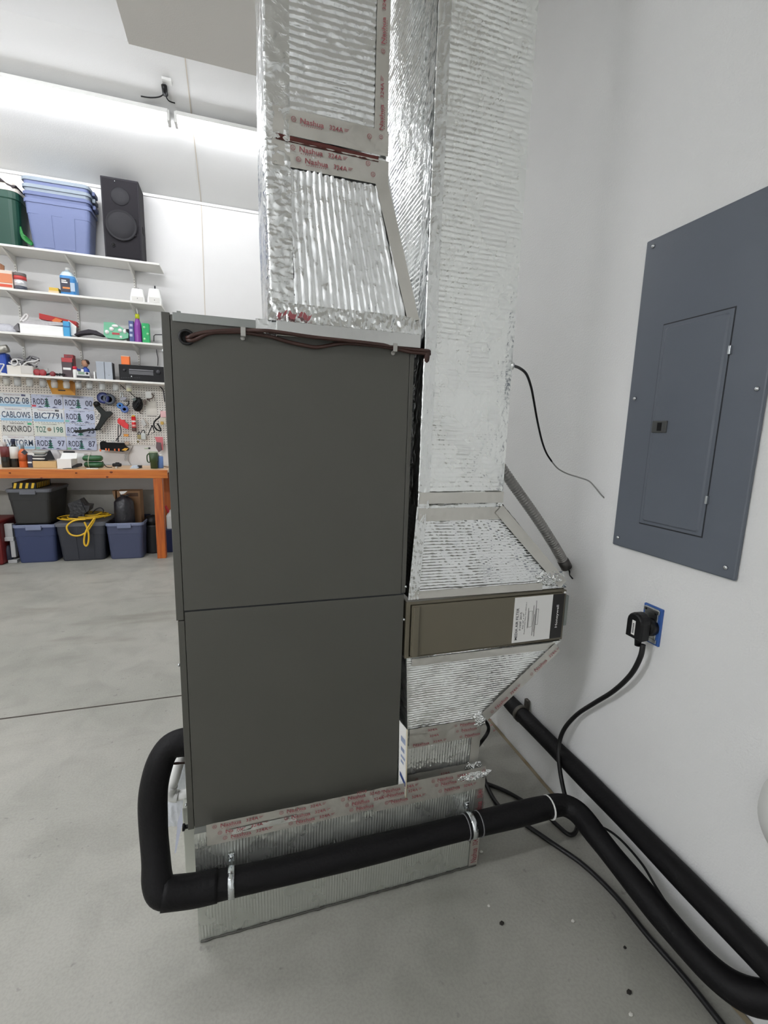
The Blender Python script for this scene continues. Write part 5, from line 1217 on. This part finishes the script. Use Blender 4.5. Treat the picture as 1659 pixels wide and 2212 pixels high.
build('cap', MB().lathe([(.018, 0), (.016, .012), (.006, .018)], ((a+b)/2, YT, zt), 14), C('cap_yellow', (222, 186, 60), .5), t)
t = thing('scraper', 'small silver folding scraper hanging right of the red tube', 'scraper', PY(*Q4(1135, 810), YT))
build('blade', PP([Q4(*p) for p in ((1085, 790), (1130, 740), (1190, 850), (1135, 895))], YT, .02), C('blade_grey', (170, 168, 164), .35, metal=.4), t)
build('stick', MB().tube([PY(*Q4(1150, 735), YT-.01), PY(*Q4(1240, 855), YT-.01)], .003, 6), C('stick_tan', (196, 178, 160), .6), t)
for i, (x0, y0, x1, y1) in enumerate(((1015, 1040, 1090, 1120), (1085, 1010, 1175, 1130))):
    t = thing('brass_padlock', ['small brass padlock with a key beside the silver one', 'silver laminated padlock beside the brass one'][i], 'padlock', PY(*Q4((x0+x1)/2, y1), YT))
    build('lock_body', BX(*Q4(x0, y0), *Q4(x1, y1), YT-.01, .02, bev=.003), [C('brass', (134, 122, 84), .35, metal=.6), C('laminated_steel', (172, 174, 170), .3, metal=.6)][i], t)
    build('shackle', MB().tube([PY(*Q4(*p), YT) for p in ((x0+15, y0+10), (x0+18, y0-35), ((x0+x1)/2, y0-55), (x1-18, y0-35), (x1-15, y0+10))], .005, 7, sub=3), M_DARK, t)
one('lock_key', 'brass key hanging below the small brass padlock', 'key', MB().lathe([(.010, -.003), (.010, .003)], PY(*Q4(1030, 1170), YT), 10, 'Y', sy=1.5), C('brass', (134, 122, 84), .35))
t = thing('headlamp', 'black strapped headlamp and goggles hanging at the right edge of the pegboard', 'headlamp', PY(*Q4(1420, 820), YT))
build('strap', MB().tube([PY(*Q4(*p), YT-.01) for p in ((1480, 580), (1440, 700), (1350, 780), (1330, 860), (1380, 940), (1460, 965), (1430, 880), (1390, 830))], .008, 7, sub=4), M_BLKPL, t)
build('lens_frame', MB().tube([PY(*Q4(*p), YT-.02) for p in ((1300, 860), (1345, 990), (1215, 1055), (1300, 860))], .006, 6), M_BLKPL, t)
build('light_unit', BX(*Q4(1450, 590), *Q4(1560, 710), YT-.03, .04, bev=.006), C('unit_pink', (226, 180, 180), .4), t)
build('clear_visor', BX(*Q4(1440, 720), *Q4(1555, 840), YT-.02, .02, bev=.006), C('visor', (204, 196, 180), .3), t)
build('buckle', BX(*Q4(1455, 790), *Q4(1510, 850), YT-.035, .015), C('buckle_yellow', (200, 160, 70), .4), t)
t = thing('black_holster', 'long black tool roll with orange tips hanging at the bottom of the pegboard', 'tool roll', PY(*Q4(540, 1250), YT))
build('roll', PP([Q4(*p) for p in ((310, 1190), (340, 1160), (390, 1160), (420, 1185), (760, 1195), (770, 1240), (850, 1300), (830, 1340), (740, 1360), (320, 1320))], YT-.04, .05), C('nylon_black', (24, 24, 26), .8, spec=.2), t)
for (x0, y0, x1, y1) in ((305, 1310, 330, 1355), (412, 1295, 440, 1340), (468, 1300, 492, 1350), (580, 1305, 605, 1345), (655, 1300, 682, 1350)):
    build('orange_tip', BX(*Q4(x0, y0), *Q4(x1, y1), YT-.045, .02, bev=.002), C('tip_orange', (238, 120, 70), .5), t)
for (x, y) in ((565, 1170), (745, 1175)):
    build('hang_ring', MB().tube([PY(*Q4(x+20*math.cos(a*PI/4), y+20*math.sin(a*PI/4)), YT-.01) for a in range(9)], .003, 6), M_STEEL, t)
build('yellow_tag', PP([Q4(*p) for p in ((720, 1330), (780, 1290), (850, 1295), (800, 1345))], YT-.045, .01), C('tag_yellow', (216, 164, 50), .5), t)
PT([(760, 1025), (850, 1030), (845, 1075), (760, 1070)], 'small orange packet pinned to the pegboard above the tool roll', 'packet', C('packet_amber', (226, 152, 60), .5), 'amber_packet', d=.015)
PT([(770, 1170), (860, 1165), (855, 1225), (790, 1235)], 'small tan packet at the right end of the black tool roll', 'packet', C('packet_beige', (190, 168, 146), .6), 'tan_packet', d=.015)
t = thing('pink_package', 'clear hanging package with red card at the lower right of the pegboard', 'package', PY(*Q4(1430, 1200), YT))
build('card', PP([Q4(*p) for p in ((1345, 1080), (1500, 1085), (1505, 1330), (1470, 1330), (1470, 1190), (1380, 1180))], YT, .006), C('card_red', (206, 110, 116), .5), t)
build('tool', PP([Q4(*p) for p in ((1375, 1180), (1450, 1190), (1480, 1330), (1420, 1370), (1370, 1290))], YT-.02, .025), C('tool_mauve', (98, 80, 84), .5), t)
one('chain_link', 'two small metal rings hanging on the wall below the tool roll', 'ring', MB().tube([PY(*Q4(795+15*math.sin(a*PI/5), 1465+60*math.cos(a*PI/10)), YB-.02) for a in range(21)], .003, 6), M_STEEL)
q = MB()
rr = random.Random(9)
for k in range(14):
    x, y = rr.uniform(300, 560), rr.uniform(690, 1060); p = PY(*Q4(x, y), YB-.02)
    q.tube([p, p+Vector((.012, -.02, .004)), p+Vector((.02, -.02, .015))], .0016, 5)
o = build('peg_hooks', q, M_STEEL); tag(o, 'small bare wire hooks scattered on the pegboard', 'hooks'); o['kind'] = 'stuff'
one('charger_cord', 'thin white cord running down the wall from the pegboard to the bench', 'cord', MB().tube([PY(*Q4(*p), YB-.012) for p in ((930, 1245), (900, 1330), (850, 1430), (850, 1530), (900, 1610))], .003, 6, sub=5), C('cord_pale', (170, 166, 162), .5))
q = MB()
q.tube([PY(*Q4(*p), YB-.02) for p in ((1440, 130), (1500, 190), (1520, 300), (1535, 420))], .006, 6, sub=4)
one('hanging_wire', 'dark cord hanging down from the lowest shelf by the furnace', 'cord', q, M_DARK)

# ------------------------------------------------------------------ workbench
YN_, BT, BBZ = 5.053, .918, .836
BXR = PY(361, 1020, YN_).x; BXL = -3.6
t = thing('workbench', 'long orange stained timber workbench below the pegboard', 'workbench', (-2.2, 5.4, 0))
build('bench_top', MB().box(BXL, BXR, YN_+.036, YB-.032, BT-.03, BT-.001, bev=.002), M_BTOP, t)
build('front_beam', MB().box(BXL, BXR, YN_, YN_+.038, BBZ, BT, bev=.003), M_ORANGE, t)
lx0_, lx1_ = PY(334, 1100, YN_).x, PY(353, 1100, YN_).x
build('leg', MB().box(lx0_, lx1_, YN_+.003, YN_+.092, 0, BBZ, bev=.003), M_TIMBERL, t)
build('leg', MB().box(lx0_, lx1_, YB-.13, YB-.04, 0, BBZ, bev=.003), M_TIMBERL, t)
build('leg', MB().box(-3.5, -3.41, YN_+.003, YN_+.092, 0, BBZ, bev=.003), M_TIMBERL, t)
build('rear_rail', MB().box(BXL, BXR, YB-.07, YB-.033, BBZ-.02, BT-.031), M_ORANGE, t)
KN = C('knot_dark', (120, 52, 20), .6)
for (x, y, r) in ((90, 135, .010), (700, 135, .010), (1022, 128, .014), (985, 170, .012), (380, 180, .010)):
    p = PY(*Q5(x, y), YN_-.0006); build('knot', MB().lathe([(r, -.0004), (r, .0006)], p, 14, 'Y', sy=.7), KN, t)

S = BT
Y5 = 5.33
def px_x(q, Y): return PY(*q, Y).x
MGL = C('bottle_glass_dark', (30, 30, 26), .15)
def liquor(label, xq, topq, r, m, lab, capm, Y, lz=(.10, .19), neck=.42):
    x = PY(*Q3(xq, 1600), Y).x; h = PY(*Q3(xq, topq), Y).z-S
    t = thing('bottle', label, 'bottle', (x, Y, S), 'bottles on the workbench')
    build('glass', MB().lathe([(r*.95, 0), (r, .006), (r, h*.62), (r*.85, h*.69), (r*.42, h*.78), (r*.36, h*.86)], (x, Y, S), 22), m, t)
    build('capsule', MB().lathe([(r*.40, h*.80), (r*.42, h*.985), (r*.36, h)], (x, Y, S), 18), capm, t)
    if lab: build('label', MB().lathe([(r*1.015, lz[0]), (r*1.015, lz[1])], (x, Y, S), 22), lab, t)
    return t
liquor('dark bottle with a red shield label at the end of the row on the bench', 125, 1240, .040, MGL, C('label_maroon', (104, 46, 48), .5), C('capsule_pale', (196, 190, 184), .4), Y5, lz=(.10, .20))
liquor('dark bottle with a navy neck and white label on the bench', 300, 1180, .041, MGL, C('label_white', (222, 222, 216), .6), C('capsule_navy', (34, 44, 70), .4), Y5+.02, lz=(.085, .20))
liquor('orange liqueur bottle with a dark tag beside the white label bottle', 470, 1290, .038, C('bottle_orange', (206, 96, 40), .3), C('label_amber', (176, 80, 34), .5), C('capsule_grey', (130, 140, 146), .4), Y5, lz=(.06, .13))
one('bottle_tag', 'dark diamond shaped tag hung on the orange bottle', 'tag', PP([Q3(415, 1450), Q3(480, 1395), Q3(555, 1450), Q3(495, 1500)], Y5-.055, .004), C('tag_dark', (44, 44, 50), .5))
t = thing('navy_box', 'small dark navy box with a white stripe beside the orange bottle', 'box', (PY(*Q3(600, 1730), Y5).x, Y5, S))
build('carton', BX(*Q3(548, 1500), *Q3(650, 1725), Y5-.03, .06, S), C('box_navy', (44, 44, 66), .5), t)
build('stripe', BX(*Q3(550, 1635), *Q3(630, 1665), Y5-.033, .004, bev=0), M_PAPER, t)
build('lid_card', BX(*Q3(540, 1470), *Q3(680, 1500), Y5-.03, .07, bev=.001), M_PAPER, t)
t = thing('tan_carton', 'flat tan cardboard box on the bench with plates stacked on it', 'box', (PY(*Q3(880, 1750), Y5).x, Y5, S))
zt = PY(*Q3(880, 1625), Y5-.06).z
xx = pbox(*Q3(650, 1625), *Q3(1120, 1752), Y5-.06, .16, S); build('carton', MB().box(*xx, bev=.003), C('kraft_tan', (206, 172, 120), .7), t)
for k in range(4):
    x_ = PY(*Q3(800, 1600), Y5).x
    one('stacked_plate', ['dark round plate at the bottom of the pile on the tan box', 'white round plate in the pile on the tan box', 'dark round plate between the white and grey plates on the tan box', 'pale grey round plate topmost in the pile on the tan box'][k], 'plate', MB().lathe([(.060, 0), (.066, .010), (.064, .014), (.03, .012)], (x_, Y5, xx[5]+.0145*k), 24, sy=.8), [M_DARK, M_WHITE, M_DARK, C('plate_grey', (180, 182, 180), .4)][k], 'plates on the tan box')
one('ash_bowl', 'pale grey bowl on top of the plate pile', 'bowl', MB().lathe([(.03, 0), (.062, .02), (.066, .04), (.062, .04), (.03, .01)], (PY(*Q3(820, 1600), Y5).x, Y5, xx[5]+.058), 24, sy=.8), C('bowl_grey', (172, 176, 172), .4))
one('black_wedge', 'black triangular stand leaning on the tan box', 'stand', PP([Q3(965, 1415), Q3(1060, 1600), Q3(880, 1605)], Y5-.04, .05), M_BLKPL)
one('plastic_sack', 'crumpled clear plastic sack behind the white box on the bench', 'bag', MB().loft([rrect(PY(*Q3(1090, 1520), Y5+.12).x, Y5+.12, .07*k, .05*k, .02*k, S+zz) for k, zz in ((.8, 0), (.85, .05), (.75, .12), (.4, .17))], smooth=True), C('sack_clear', (206, 204, 206), .25, bump=.7, bscale=40, alpha=.6))
t = thing('white_box', 'white cardboard box with an open flap on the workbench', 'box', (PY(*Q3(1290, 1790), Y5).x, Y5-.12, S))
xx = pbox(*Q3(1135, 1580), *Q3(1420, 1790), Y5-.16, .18, S); build('carton', MB().box(*xx, bev=.002), M_PAPER, t)
build('flap', MB().prism([(xx[0]+.01, xx[2]+.06, xx[5]), (xx[1]+.03, xx[2]+.06, xx[5]), (xx[1]+.03, xx[2]+.10, xx[5]+.055), (xx[0]+.02, xx[2]+.10, xx[5]+.055)], (0, .003, 0)), M_PAPER, t)
one('white_tray', 'low white container behind the white box on the bench', 'container', BX(*Q3(1460, 1480), *Q3(1680, 1660), Y5+.10, .12, S), C('tray_white', (226, 228, 226), .4))
one('black_gadget', 'black clip light lying on the rim of the white container', 'gadget', BX(*Q3(1255, 1425), *Q3(1465, 1470), YB-.09, .05, bev=.006), M_BLKPL)
t = thing('hand_tool', 'black handheld gadget with a cord on the bench in front of the white box', 'gadget', (PY(*Q3(1500, 1750), YN_+.12).x, YN_+.12, S))
build('body', MB().loft([[PY(*Q3(x, y-dy), YN_+.12)+Vector((0, dd, 0)) for (dy, dd) in ((0, 0), (w, 0), (w, .04), (0, .04))] for x, y, w in ((1400, 1775, 20), (1450, 1760, 45), (1540, 1745, 75), (1600, 1730, 60), (1615, 1722, 35))]), M_BLKPL, t)
build('cord', MB().tube([PY(*Q3(*p), YN_+.10) for p in ((1420, 1768), (1330, 1770), (1250, 1778))], .004, 6, sub=3), M_BLKPL, t)
# green hose packs
t0_ = PY(*Q4(180, 1640), Y5).x
for k in range(2):
    a, b = span(Q4(5+20*k, 0)[0], Q4(365+15*k, 0)[0], 1000, Y5); z_ = S+.064*(1-k)
    t = thing('green_tarp', ['folded green tarp on top of its twin on the bench', 'folded green tarp lying directly on the bench'][k], 'tarp', ((a+b)/2, Y5, z_), 'folded green tarps')
    build('bundle', MB().loft([[Vector((x, Y5+.06*math.cos(an)*s2, z_+.032+.031*math.sin(an)*s2)) for an in [2*PI*j/14 for j in range(14)]] for x, s2 in ((a, .55), (a+.012, .9), (a+.05, 1), ((a+b)/2, .97), (b-.05, 1), (b-.012, .9), (b, .55))], smooth=True), C('tarp_green', (44, 92, 56), .35, bump=.3, bscale=60), t)
t = thing('tarp_string', 'pale string tied round the folded green tarps', 'string', PY(*Q4(145, 1600), Y5))
zc_ = S+.064
build('string', MB().tube([Vector((t0_-.02+.004*math.sin(a), Y5+.068*math.cos(a), zc_+.069*math.sin(a))) for a in [2*PI*j/24 for j in range(25)]], .003, 6), C('string_pale', (208, 206, 186), .6), t)
build('string_end', MB().tube([PY(*Q4(140, 1370), YB-.02), PY(*Q4(140, 1500), Y5-.0)], .002, 5), C('string_pale', (208, 206, 186), .6), t)
one('paper_strip', 'thin white strip lying in front of the green tarps', 'paper', MB().box(*span(Q4(60, 0)[0], Q4(280, 0)[0], 1011, YN_+.14), YN_+.13, YN_+.15, S, S+.006), M_PAPER)
t = thing('dash_camera', 'small black camera with a stubby mount on the bench', 'camera', (PY(*Q4(625, 1650), Y5).x, Y5, S))
build('body', BX(*Q4(540, 1580), *Q4(708, 1648), Y5-.02, .05, S+.012, bev=.01), M_BLKPL, t)
build('top_mount', BX(*Q4(600, 1562), *Q4(670, 1590), Y5-.01, .03, bev=.004), M_BLKPL, t)
build('foot', BX(*Q4(605, 1640), *Q4(635, 1690), Y5-.05, .04, S, bev=.002), M_STEEL, t)
build('lead', MB().tube([PY(*Q4(545, 1650), Y5), PY(*Q4(480, 1655), Y5), PY(*Q4(420, 1630), Y5+.03), PY(*Q4(360, 1540), Y5+.05)], .004, 6, sub=4), M_BLKPL, t)
one('blister_pack', 'crumpled pale blue packet lying on the bench by the black charger', 'packet', PP([Q4(870, 1680), Q4(920, 1625), Q4(1000, 1620), Q4(1040, 1665), Q4(960, 1690)], Y5-.06, .06), C('blister_blue', (190, 206, 222), .3, bump=.4, bscale=60))
one('black_charger', 'small black charger block on the bench beside the pale blue packet', 'charger', BX(*Q4(985, 1620), *Q4(1092, 1662), Y5-.02, .05, S), M_BLKPL)
t = thing('green_cup', 'tall dark green travel cup with a pale lid on the bench', 'cup', (PY(*Q4(1305, 1690), Y5-.05).x, Y5-.05, S))
a, b = span(Q4(1245, 0)[0], Q4(1410, 0)[0], 990, Y5-.05); h_ = PY(*Q4(1310, 1380), Y5-.05).z-S
build('cup', MB().lathe([((b-a)/2*.80, 0), ((b-a)/2*.86, h_*.4), ((b-a)/2, h_*.42), ((b-a)/2*1.05, h_)], ((a+b)/2, Y5-.05, S), 24), C('cup_green', (52, 74, 44), .45), t)
build('lid', MB().lathe([((b-a)/2*1.08, 0), ((b-a)/2*1.08, .010), ((b-a)/2*.9, .014)], ((a+b)/2, Y5-.05, S+h_), 24), C('lid_sage', (172, 182, 160), .5), t)
build('handle', MB().tube([((a+b)/2-(b-a)/2*1.0, Y5-.06, S+h_*.95), ((a+b)/2-(b-a)/2*1.45, Y5-.06, S+h_*.8), ((a+b)/2-(b-a)/2*1.4, Y5-.06, S+h_*.45), ((a+b)/2-(b-a)/2*.9, Y5-.06, S+h_*.38)], .006, 8, sub=4), C('cup_green', (52, 74, 44), .45), t)
build('drink_tab', BX(*Q4(1225, 1280), *Q4(1260, 1310), Y5-.05, .02), M_BLKPL, t)
build('straw_lid', BX(*Q4(1150, 1285), *Q4(1225, 1310), Y5-.04, .02), C('lid_sage', (172, 182, 160), .5), t)
t = thing('spray_can', 'blue spray can with a white cap behind the green cup', 'can', (PY(*Q4(1445, 1690), Y5).x, Y5, S))
a = PY(*Q4(1450, 1600), Y5).x; h_ = PY(*Q4(1440, 1455), Y5).z-S
build('can', MB().lathe([(.030, 0), (.032, .004), (.032, h_), (.026, h_+.006)], (a, Y5, S), 20), C('can_blue', (96, 128, 184), .35), t)
build('cap', MB().lathe([(.024, 0), (.024, .02), (.018, .024)], (a, Y5, S+h_+.005), 18), M_WHITE, t)
one('bench_cord', 'dark cord looping at the end of the bench by the furnace', 'cord', MB().tube([PY(*Q4(*p), Y5) for p in ((1490, 1625), (1540, 1640), (1600, 1650))]+[PY(*Q4(1640, 1640), Y5)], .004, 6, sub=3), M_DARK)

# ------------------------------------------------------------------ below the bench
MTB = C('tote_navy_blue', (52, 62, 96), .5); MTBR = C('tote_navy_rim', (118, 126, 152), .5); MTG = C('tote_charcoal', (48, 50, 58), .5); MTGL = C('tote_lid_grey', (98, 100, 106), .5); MTBK = C('tote_black_grey', (44, 44, 43), .5)
YU = 5.10
a, b = span(23, 119, 1135, YU); h1 = PY(70, 1134, YU).z
tote('floor_tote', 'navy blue tote on the floor under the bench, with a black tote on top', a, b, YU, YU+.52, 0, h1, MTB, MTBR, taper=.86, panels=False, group='totes under the bench')
a, b = span(9, 108, 1060, YU); z_ = h1+.002; h2 = PY(60, 1058, YU).z-z_
tote('upper_tote', 'dark grey tote with a grey lid stacked on the navy tote', a, b, YU, YU+.52, z_, h2, MTBK, MTGL, lid=MTGL, taper=.80, panels=False, group='totes under the bench')
t = thing('striped_box', 'flat box with yellow and black hazard stripes on the dark grey tote', 'box', (PY(50, 1058, YU).x, YU, z_+h2))
xx = pbox(*Q5(112, 225), *Q5(330, 292), YU+.02, .36, z_+h2*1.022); build('carton', MB().box(*xx, bev=.002), M_BLKPL, t)
MY = C('hazard_yellow', (230, 188, 40), .5)
for k in range(4):
    x_ = xx[0]+.006+(xx[1]-xx[0])*.25*k; w_ = (xx[1]-xx[0])*.11
    build('yellow_stripe', MB().prism([(x_, xx[2]-.001, xx[4]+.004), (x_+w_, xx[2]-.001, xx[4]+.004), (x_+w_+.012, xx[2]-.001, xx[5]-.002), (x_+.012, xx[2]-.001, xx[5]-.002)], (0, .002, 0)), MY, t)
for k in range(8):
    y_ = xx[2]+.02+.04*k; build('yellow_stripe', MB().prism([(xx[1]+.001, y_, xx[4]+.004), (xx[1]+.001, y_+.018, xx[4]+.004), (xx[1]+.001, y_+.026, xx[5]-.002), (xx[1]+.001, y_+.008, xx[5]-.002)], (-.002, 0, 0)), MY, t)
a, b = span(116, 228, 1135, YU-.01); h3 = PY(170, 1131, YU-.01).z
tote('floor_tote', 'charcoal tote with a grey lid, buried under coils of yellow cord', a, b, YU-.01, YU+.50, 0, h3, MTG, MTGL, lid=MTGL, taper=.84, group='totes under the bench')
rr = random.Random(5); zt = h3*1.02+.008; cx, cy = (a+b)/2, YU+.2
t = thing('extension_cord', 'yellow extension cord coiled on the charcoal tote with a loop hanging in front', 'cord', (cx, cy, zt))
MYC = C('cord_yellow', (222, 178, 40), .45)
pts = []
for k in range(72):
    an = k*.47; r_ = .13+.055*math.sin(k*.37)+rr.uniform(-.02, .02)
    pts.append(Vector((cx+.01+r_*1.25*math.cos(an), cy-.06+r_*.95*math.sin(an), zt+.006+.0006*k+rr.uniform(0, .012))))
build('coil', MB().tube(pts, .0062, 7, sub=4), MYC, t)
lp_ = [(790, 560), (690, 570), (625, 610), (615, 650), (650, 700), (720, 712), (790, 680), (850, 600), (875, 545)]
build('loop', MB().tube([PY(*Q5(*p), YU-.045) for p in lp_], .0085, 8, sub=5), MYC, t)
lp_ = [(775, 585), (800, 640), (815, 700), (812, 770), (795, 805), (775, 785), (775, 730), (795, 660), (840, 590), (870, 550)]
build('loop', MB().tube([PY(*Q5(*p), YU-.055) for p in lp_], .0085, 8, sub=5), MYC, t)
build('dark_lead', MB().tube([PY(*Q5(*p), YU+.15) for p in ((850, 500), (880, 470), (920, 455), (950, 475), (945, 500))], .006, 7, sub=4), M_DARK, t)
t = thing('black_bag', 'crumpled black plastic bag lying on the yellow cord', 'bag', (cx, cy, zt+.07))
q = PP([Q5(*p) for p in ((620, 420), (690, 392), (730, 375), (775, 430), (825, 435), (815, 480), (775, 510), (770, 545), (690, 540), (625, 550), (650, 500))], YU+.04, .14)
build('sack', q, C('bag_black_gloss', (34, 34, 38), .3, bump=.6, bscale=40), t)
build('sack_fold', PP([Q5(*p) for p in ((690, 400), (735, 378), (790, 500), (740, 520))], YU+.03, .03), C('bag_black_gloss', (34, 34, 38), .3), t)
a, b = span(226, 310, 1140, YU-.01); h4 = PY(265, 1130, YU-.01).z
tote('floor_tote', 'slate blue open tote under the bench, holding a black bag and a cardboard box', a, b, YU-.015, YU+.52, 0, h4, C('tote_slate', (68, 74, 100), .5), MTBR, taper=.86, panels=False, group='totes under the bench')
xc_ = (a+b)/2
t = thing('cardboard_box', 'brown cardboard box with printed marks standing inside the slate blue tote', 'box', (xc_, YU+.25, .03))
xx = pbox(*Q5(1060, 300), *Q5(1315, 560), YU+.22, .16, .032)
build('carton', MB().box(xx[0]+.02, min(xx[1]-.0, b-.06), xx[2], xx[3], xx[4], xx[5], bev=.003), C('kraft_brown', (142, 108, 76), .75), t)
build('printed_frame', BX(*Q5(1160, 318), *Q5(1268, 350), YU+.217, .003, bev=0), C('print_brown', (92, 66, 48), .7), t)
build('flap', PP([Q5(*p) for p in ((1028, 300), (1060, 302), (1060, 385), (1045, 350))], YU+.22, .10), C('kraft_brown', (142, 108, 76), .75), t)
t = thing('black_sack', 'tied black plastic bag standing in the slate blue tote', 'bag', (xc_, YU+.1, .05))
sx_ = PY(*Q5(1145, 500), YU+.11).x; sz_ = PY(*Q5(1140, 345), YU+.11).z
build('sack', MB().lathe([(.06, .035), (.088, .10), (.094, sz_-.16), (.090, sz_-.06), (.060, sz_-.02), (.018, sz_), (.014, sz_+.006)], (sx_, YU+.11, 0), 26, sy=.85), C('sack_black', (32, 31, 36), .35, bump=.5, bscale=25), t)
build('knot', MB().tube([Vector((sx_-.03, YU+.11, sz_+.01)), Vector((sx_, YU+.11, sz_-.002)), Vector((sx_+.05, YU+.11, sz_+.004))], .010, 7, sub=4), C('sack_black', (52, 50, 58), .35), t)
build('price_tag', PP([Q5(*p) for p in ((1095, 305), (1172, 300), (1140, 325), (1110, 333))], YU+.10, .003), M_PAPER, t)
# things behind the leg and at the edges
t = thing('vacuum_drum', 'dark grey barrel vacuum standing behind the right bench leg', 'vacuum', (PY(325, 1190, YU+.2).x, YU+.25, 0))
vx = PY(329, 1150, YU+.22).x
build('drum', MB().lathe([(.080, 0), (.084, .02), (.084, .28), (.088, .29), (.088, .31)], (vx, YU+.26, 0), 26), C('drum_dark', (44, 46, 48), .45), t)
build('lid', MB().lathe([(.087, 0), (.08, .05), (.055, .09), (.02, .10)], (vx, YU+.26, .31), 26), M_BLKPL, t)
t = thing('red_jug', 'white jug with a red handle standing on a dark blue crate beside the bench leg', 'jug', (PY(362, 1160, YU+.3).x, YU+.3, .25))
jx_ = PY(366, 1140, YU+.3).x
one('blue_crate', 'dark blue crate on the floor between the bench leg and the furnace', 'crate', MB().box(jx_-.045, jx_+.25, YU+.2, YU+.5, 0, PY(362, 1145, YU+.2).z, bev=.006), C('crate_navy', (24, 34, 74), .5))
zj = PY(362, 1145, YU+.2).z+.001
build('body', MB().loft([rrect(jx_+.06, YU+.33, .085, .07, .03, zj), rrect(jx_+.06, YU+.33, .085, .07, .03, zj+.14), rrect(jx_+.06, YU+.33, .05, .04, .02, zj+.20)]), M_WHITE, t)
build('handle', MB().tube([(jx_-.03, YU+.30, zj+.25), (jx_+.0, YU+.30, zj+.18), (jx_+.02, YU+.29, zj+.12)], .014, 8, sub=4), C('handle_red', (176, 28, 36), .4), t)
t = thing('red_machine', 'dark red metal tool chest at the far left below the bench', 'tool chest', (PY(-5, 1200, YU).x, YU+.1, 0))
rx1 = PY(1, 1160, YU-.02).x
build('body', MB().box(rx1-.40, rx1, YU-.02, YU+.4, .0, PY(4, 1127, YU-.02).z, bev=.02), C('chest_red', (104, 18, 18), .5), t)
build('drawer_front', MB().box(rx1-.38, rx1-.03, YU-.026, YU-.018, .06, .15, bev=.004), C('chest_red2', (104, 24, 24), .4), t)
t = thing('white_stand', 'grey white plastic stand with cut-outs between the red chest and the navy tote', 'stand', (PY(20, 1200, YU+.05).x, YU+.1, 0))
MST = C('stand_grey', (178, 178, 178), .5)
def B5(x0, y0, x1, y1, Y, d): return MB().box(*pbox(x0, y0, x1, y1, Y, d), bev=.003)
build('upper_post', B5(10, 1132, 27, 1168, YU+.06, .05), MST, t)
build('shelf_plate', B5(9, 1161, 29, 1169, YU+.05, .10), MST, t)
build('lower_post', B5(23, 1168, 33, 1204, YU+.06, .05), MST, t)
xx = pbox(16, 1198, 36, 1207, YU+.05, .12); build('foot', MB().box(xx[0], xx[1], xx[2], xx[3], 0, .03, bev=.003), MST, t)
one('dark_canister', 'small dark blue canister standing inside the grey white stand', 'canister', MB().lathe([(.035, .031), (.036, .04), (.036, .13), (.02, .16), (.012, .17)], (PY(18, 1190, YU+.09).x, YU+.09, 0), 16), C('canister_navy', (38, 42, 58), .4))
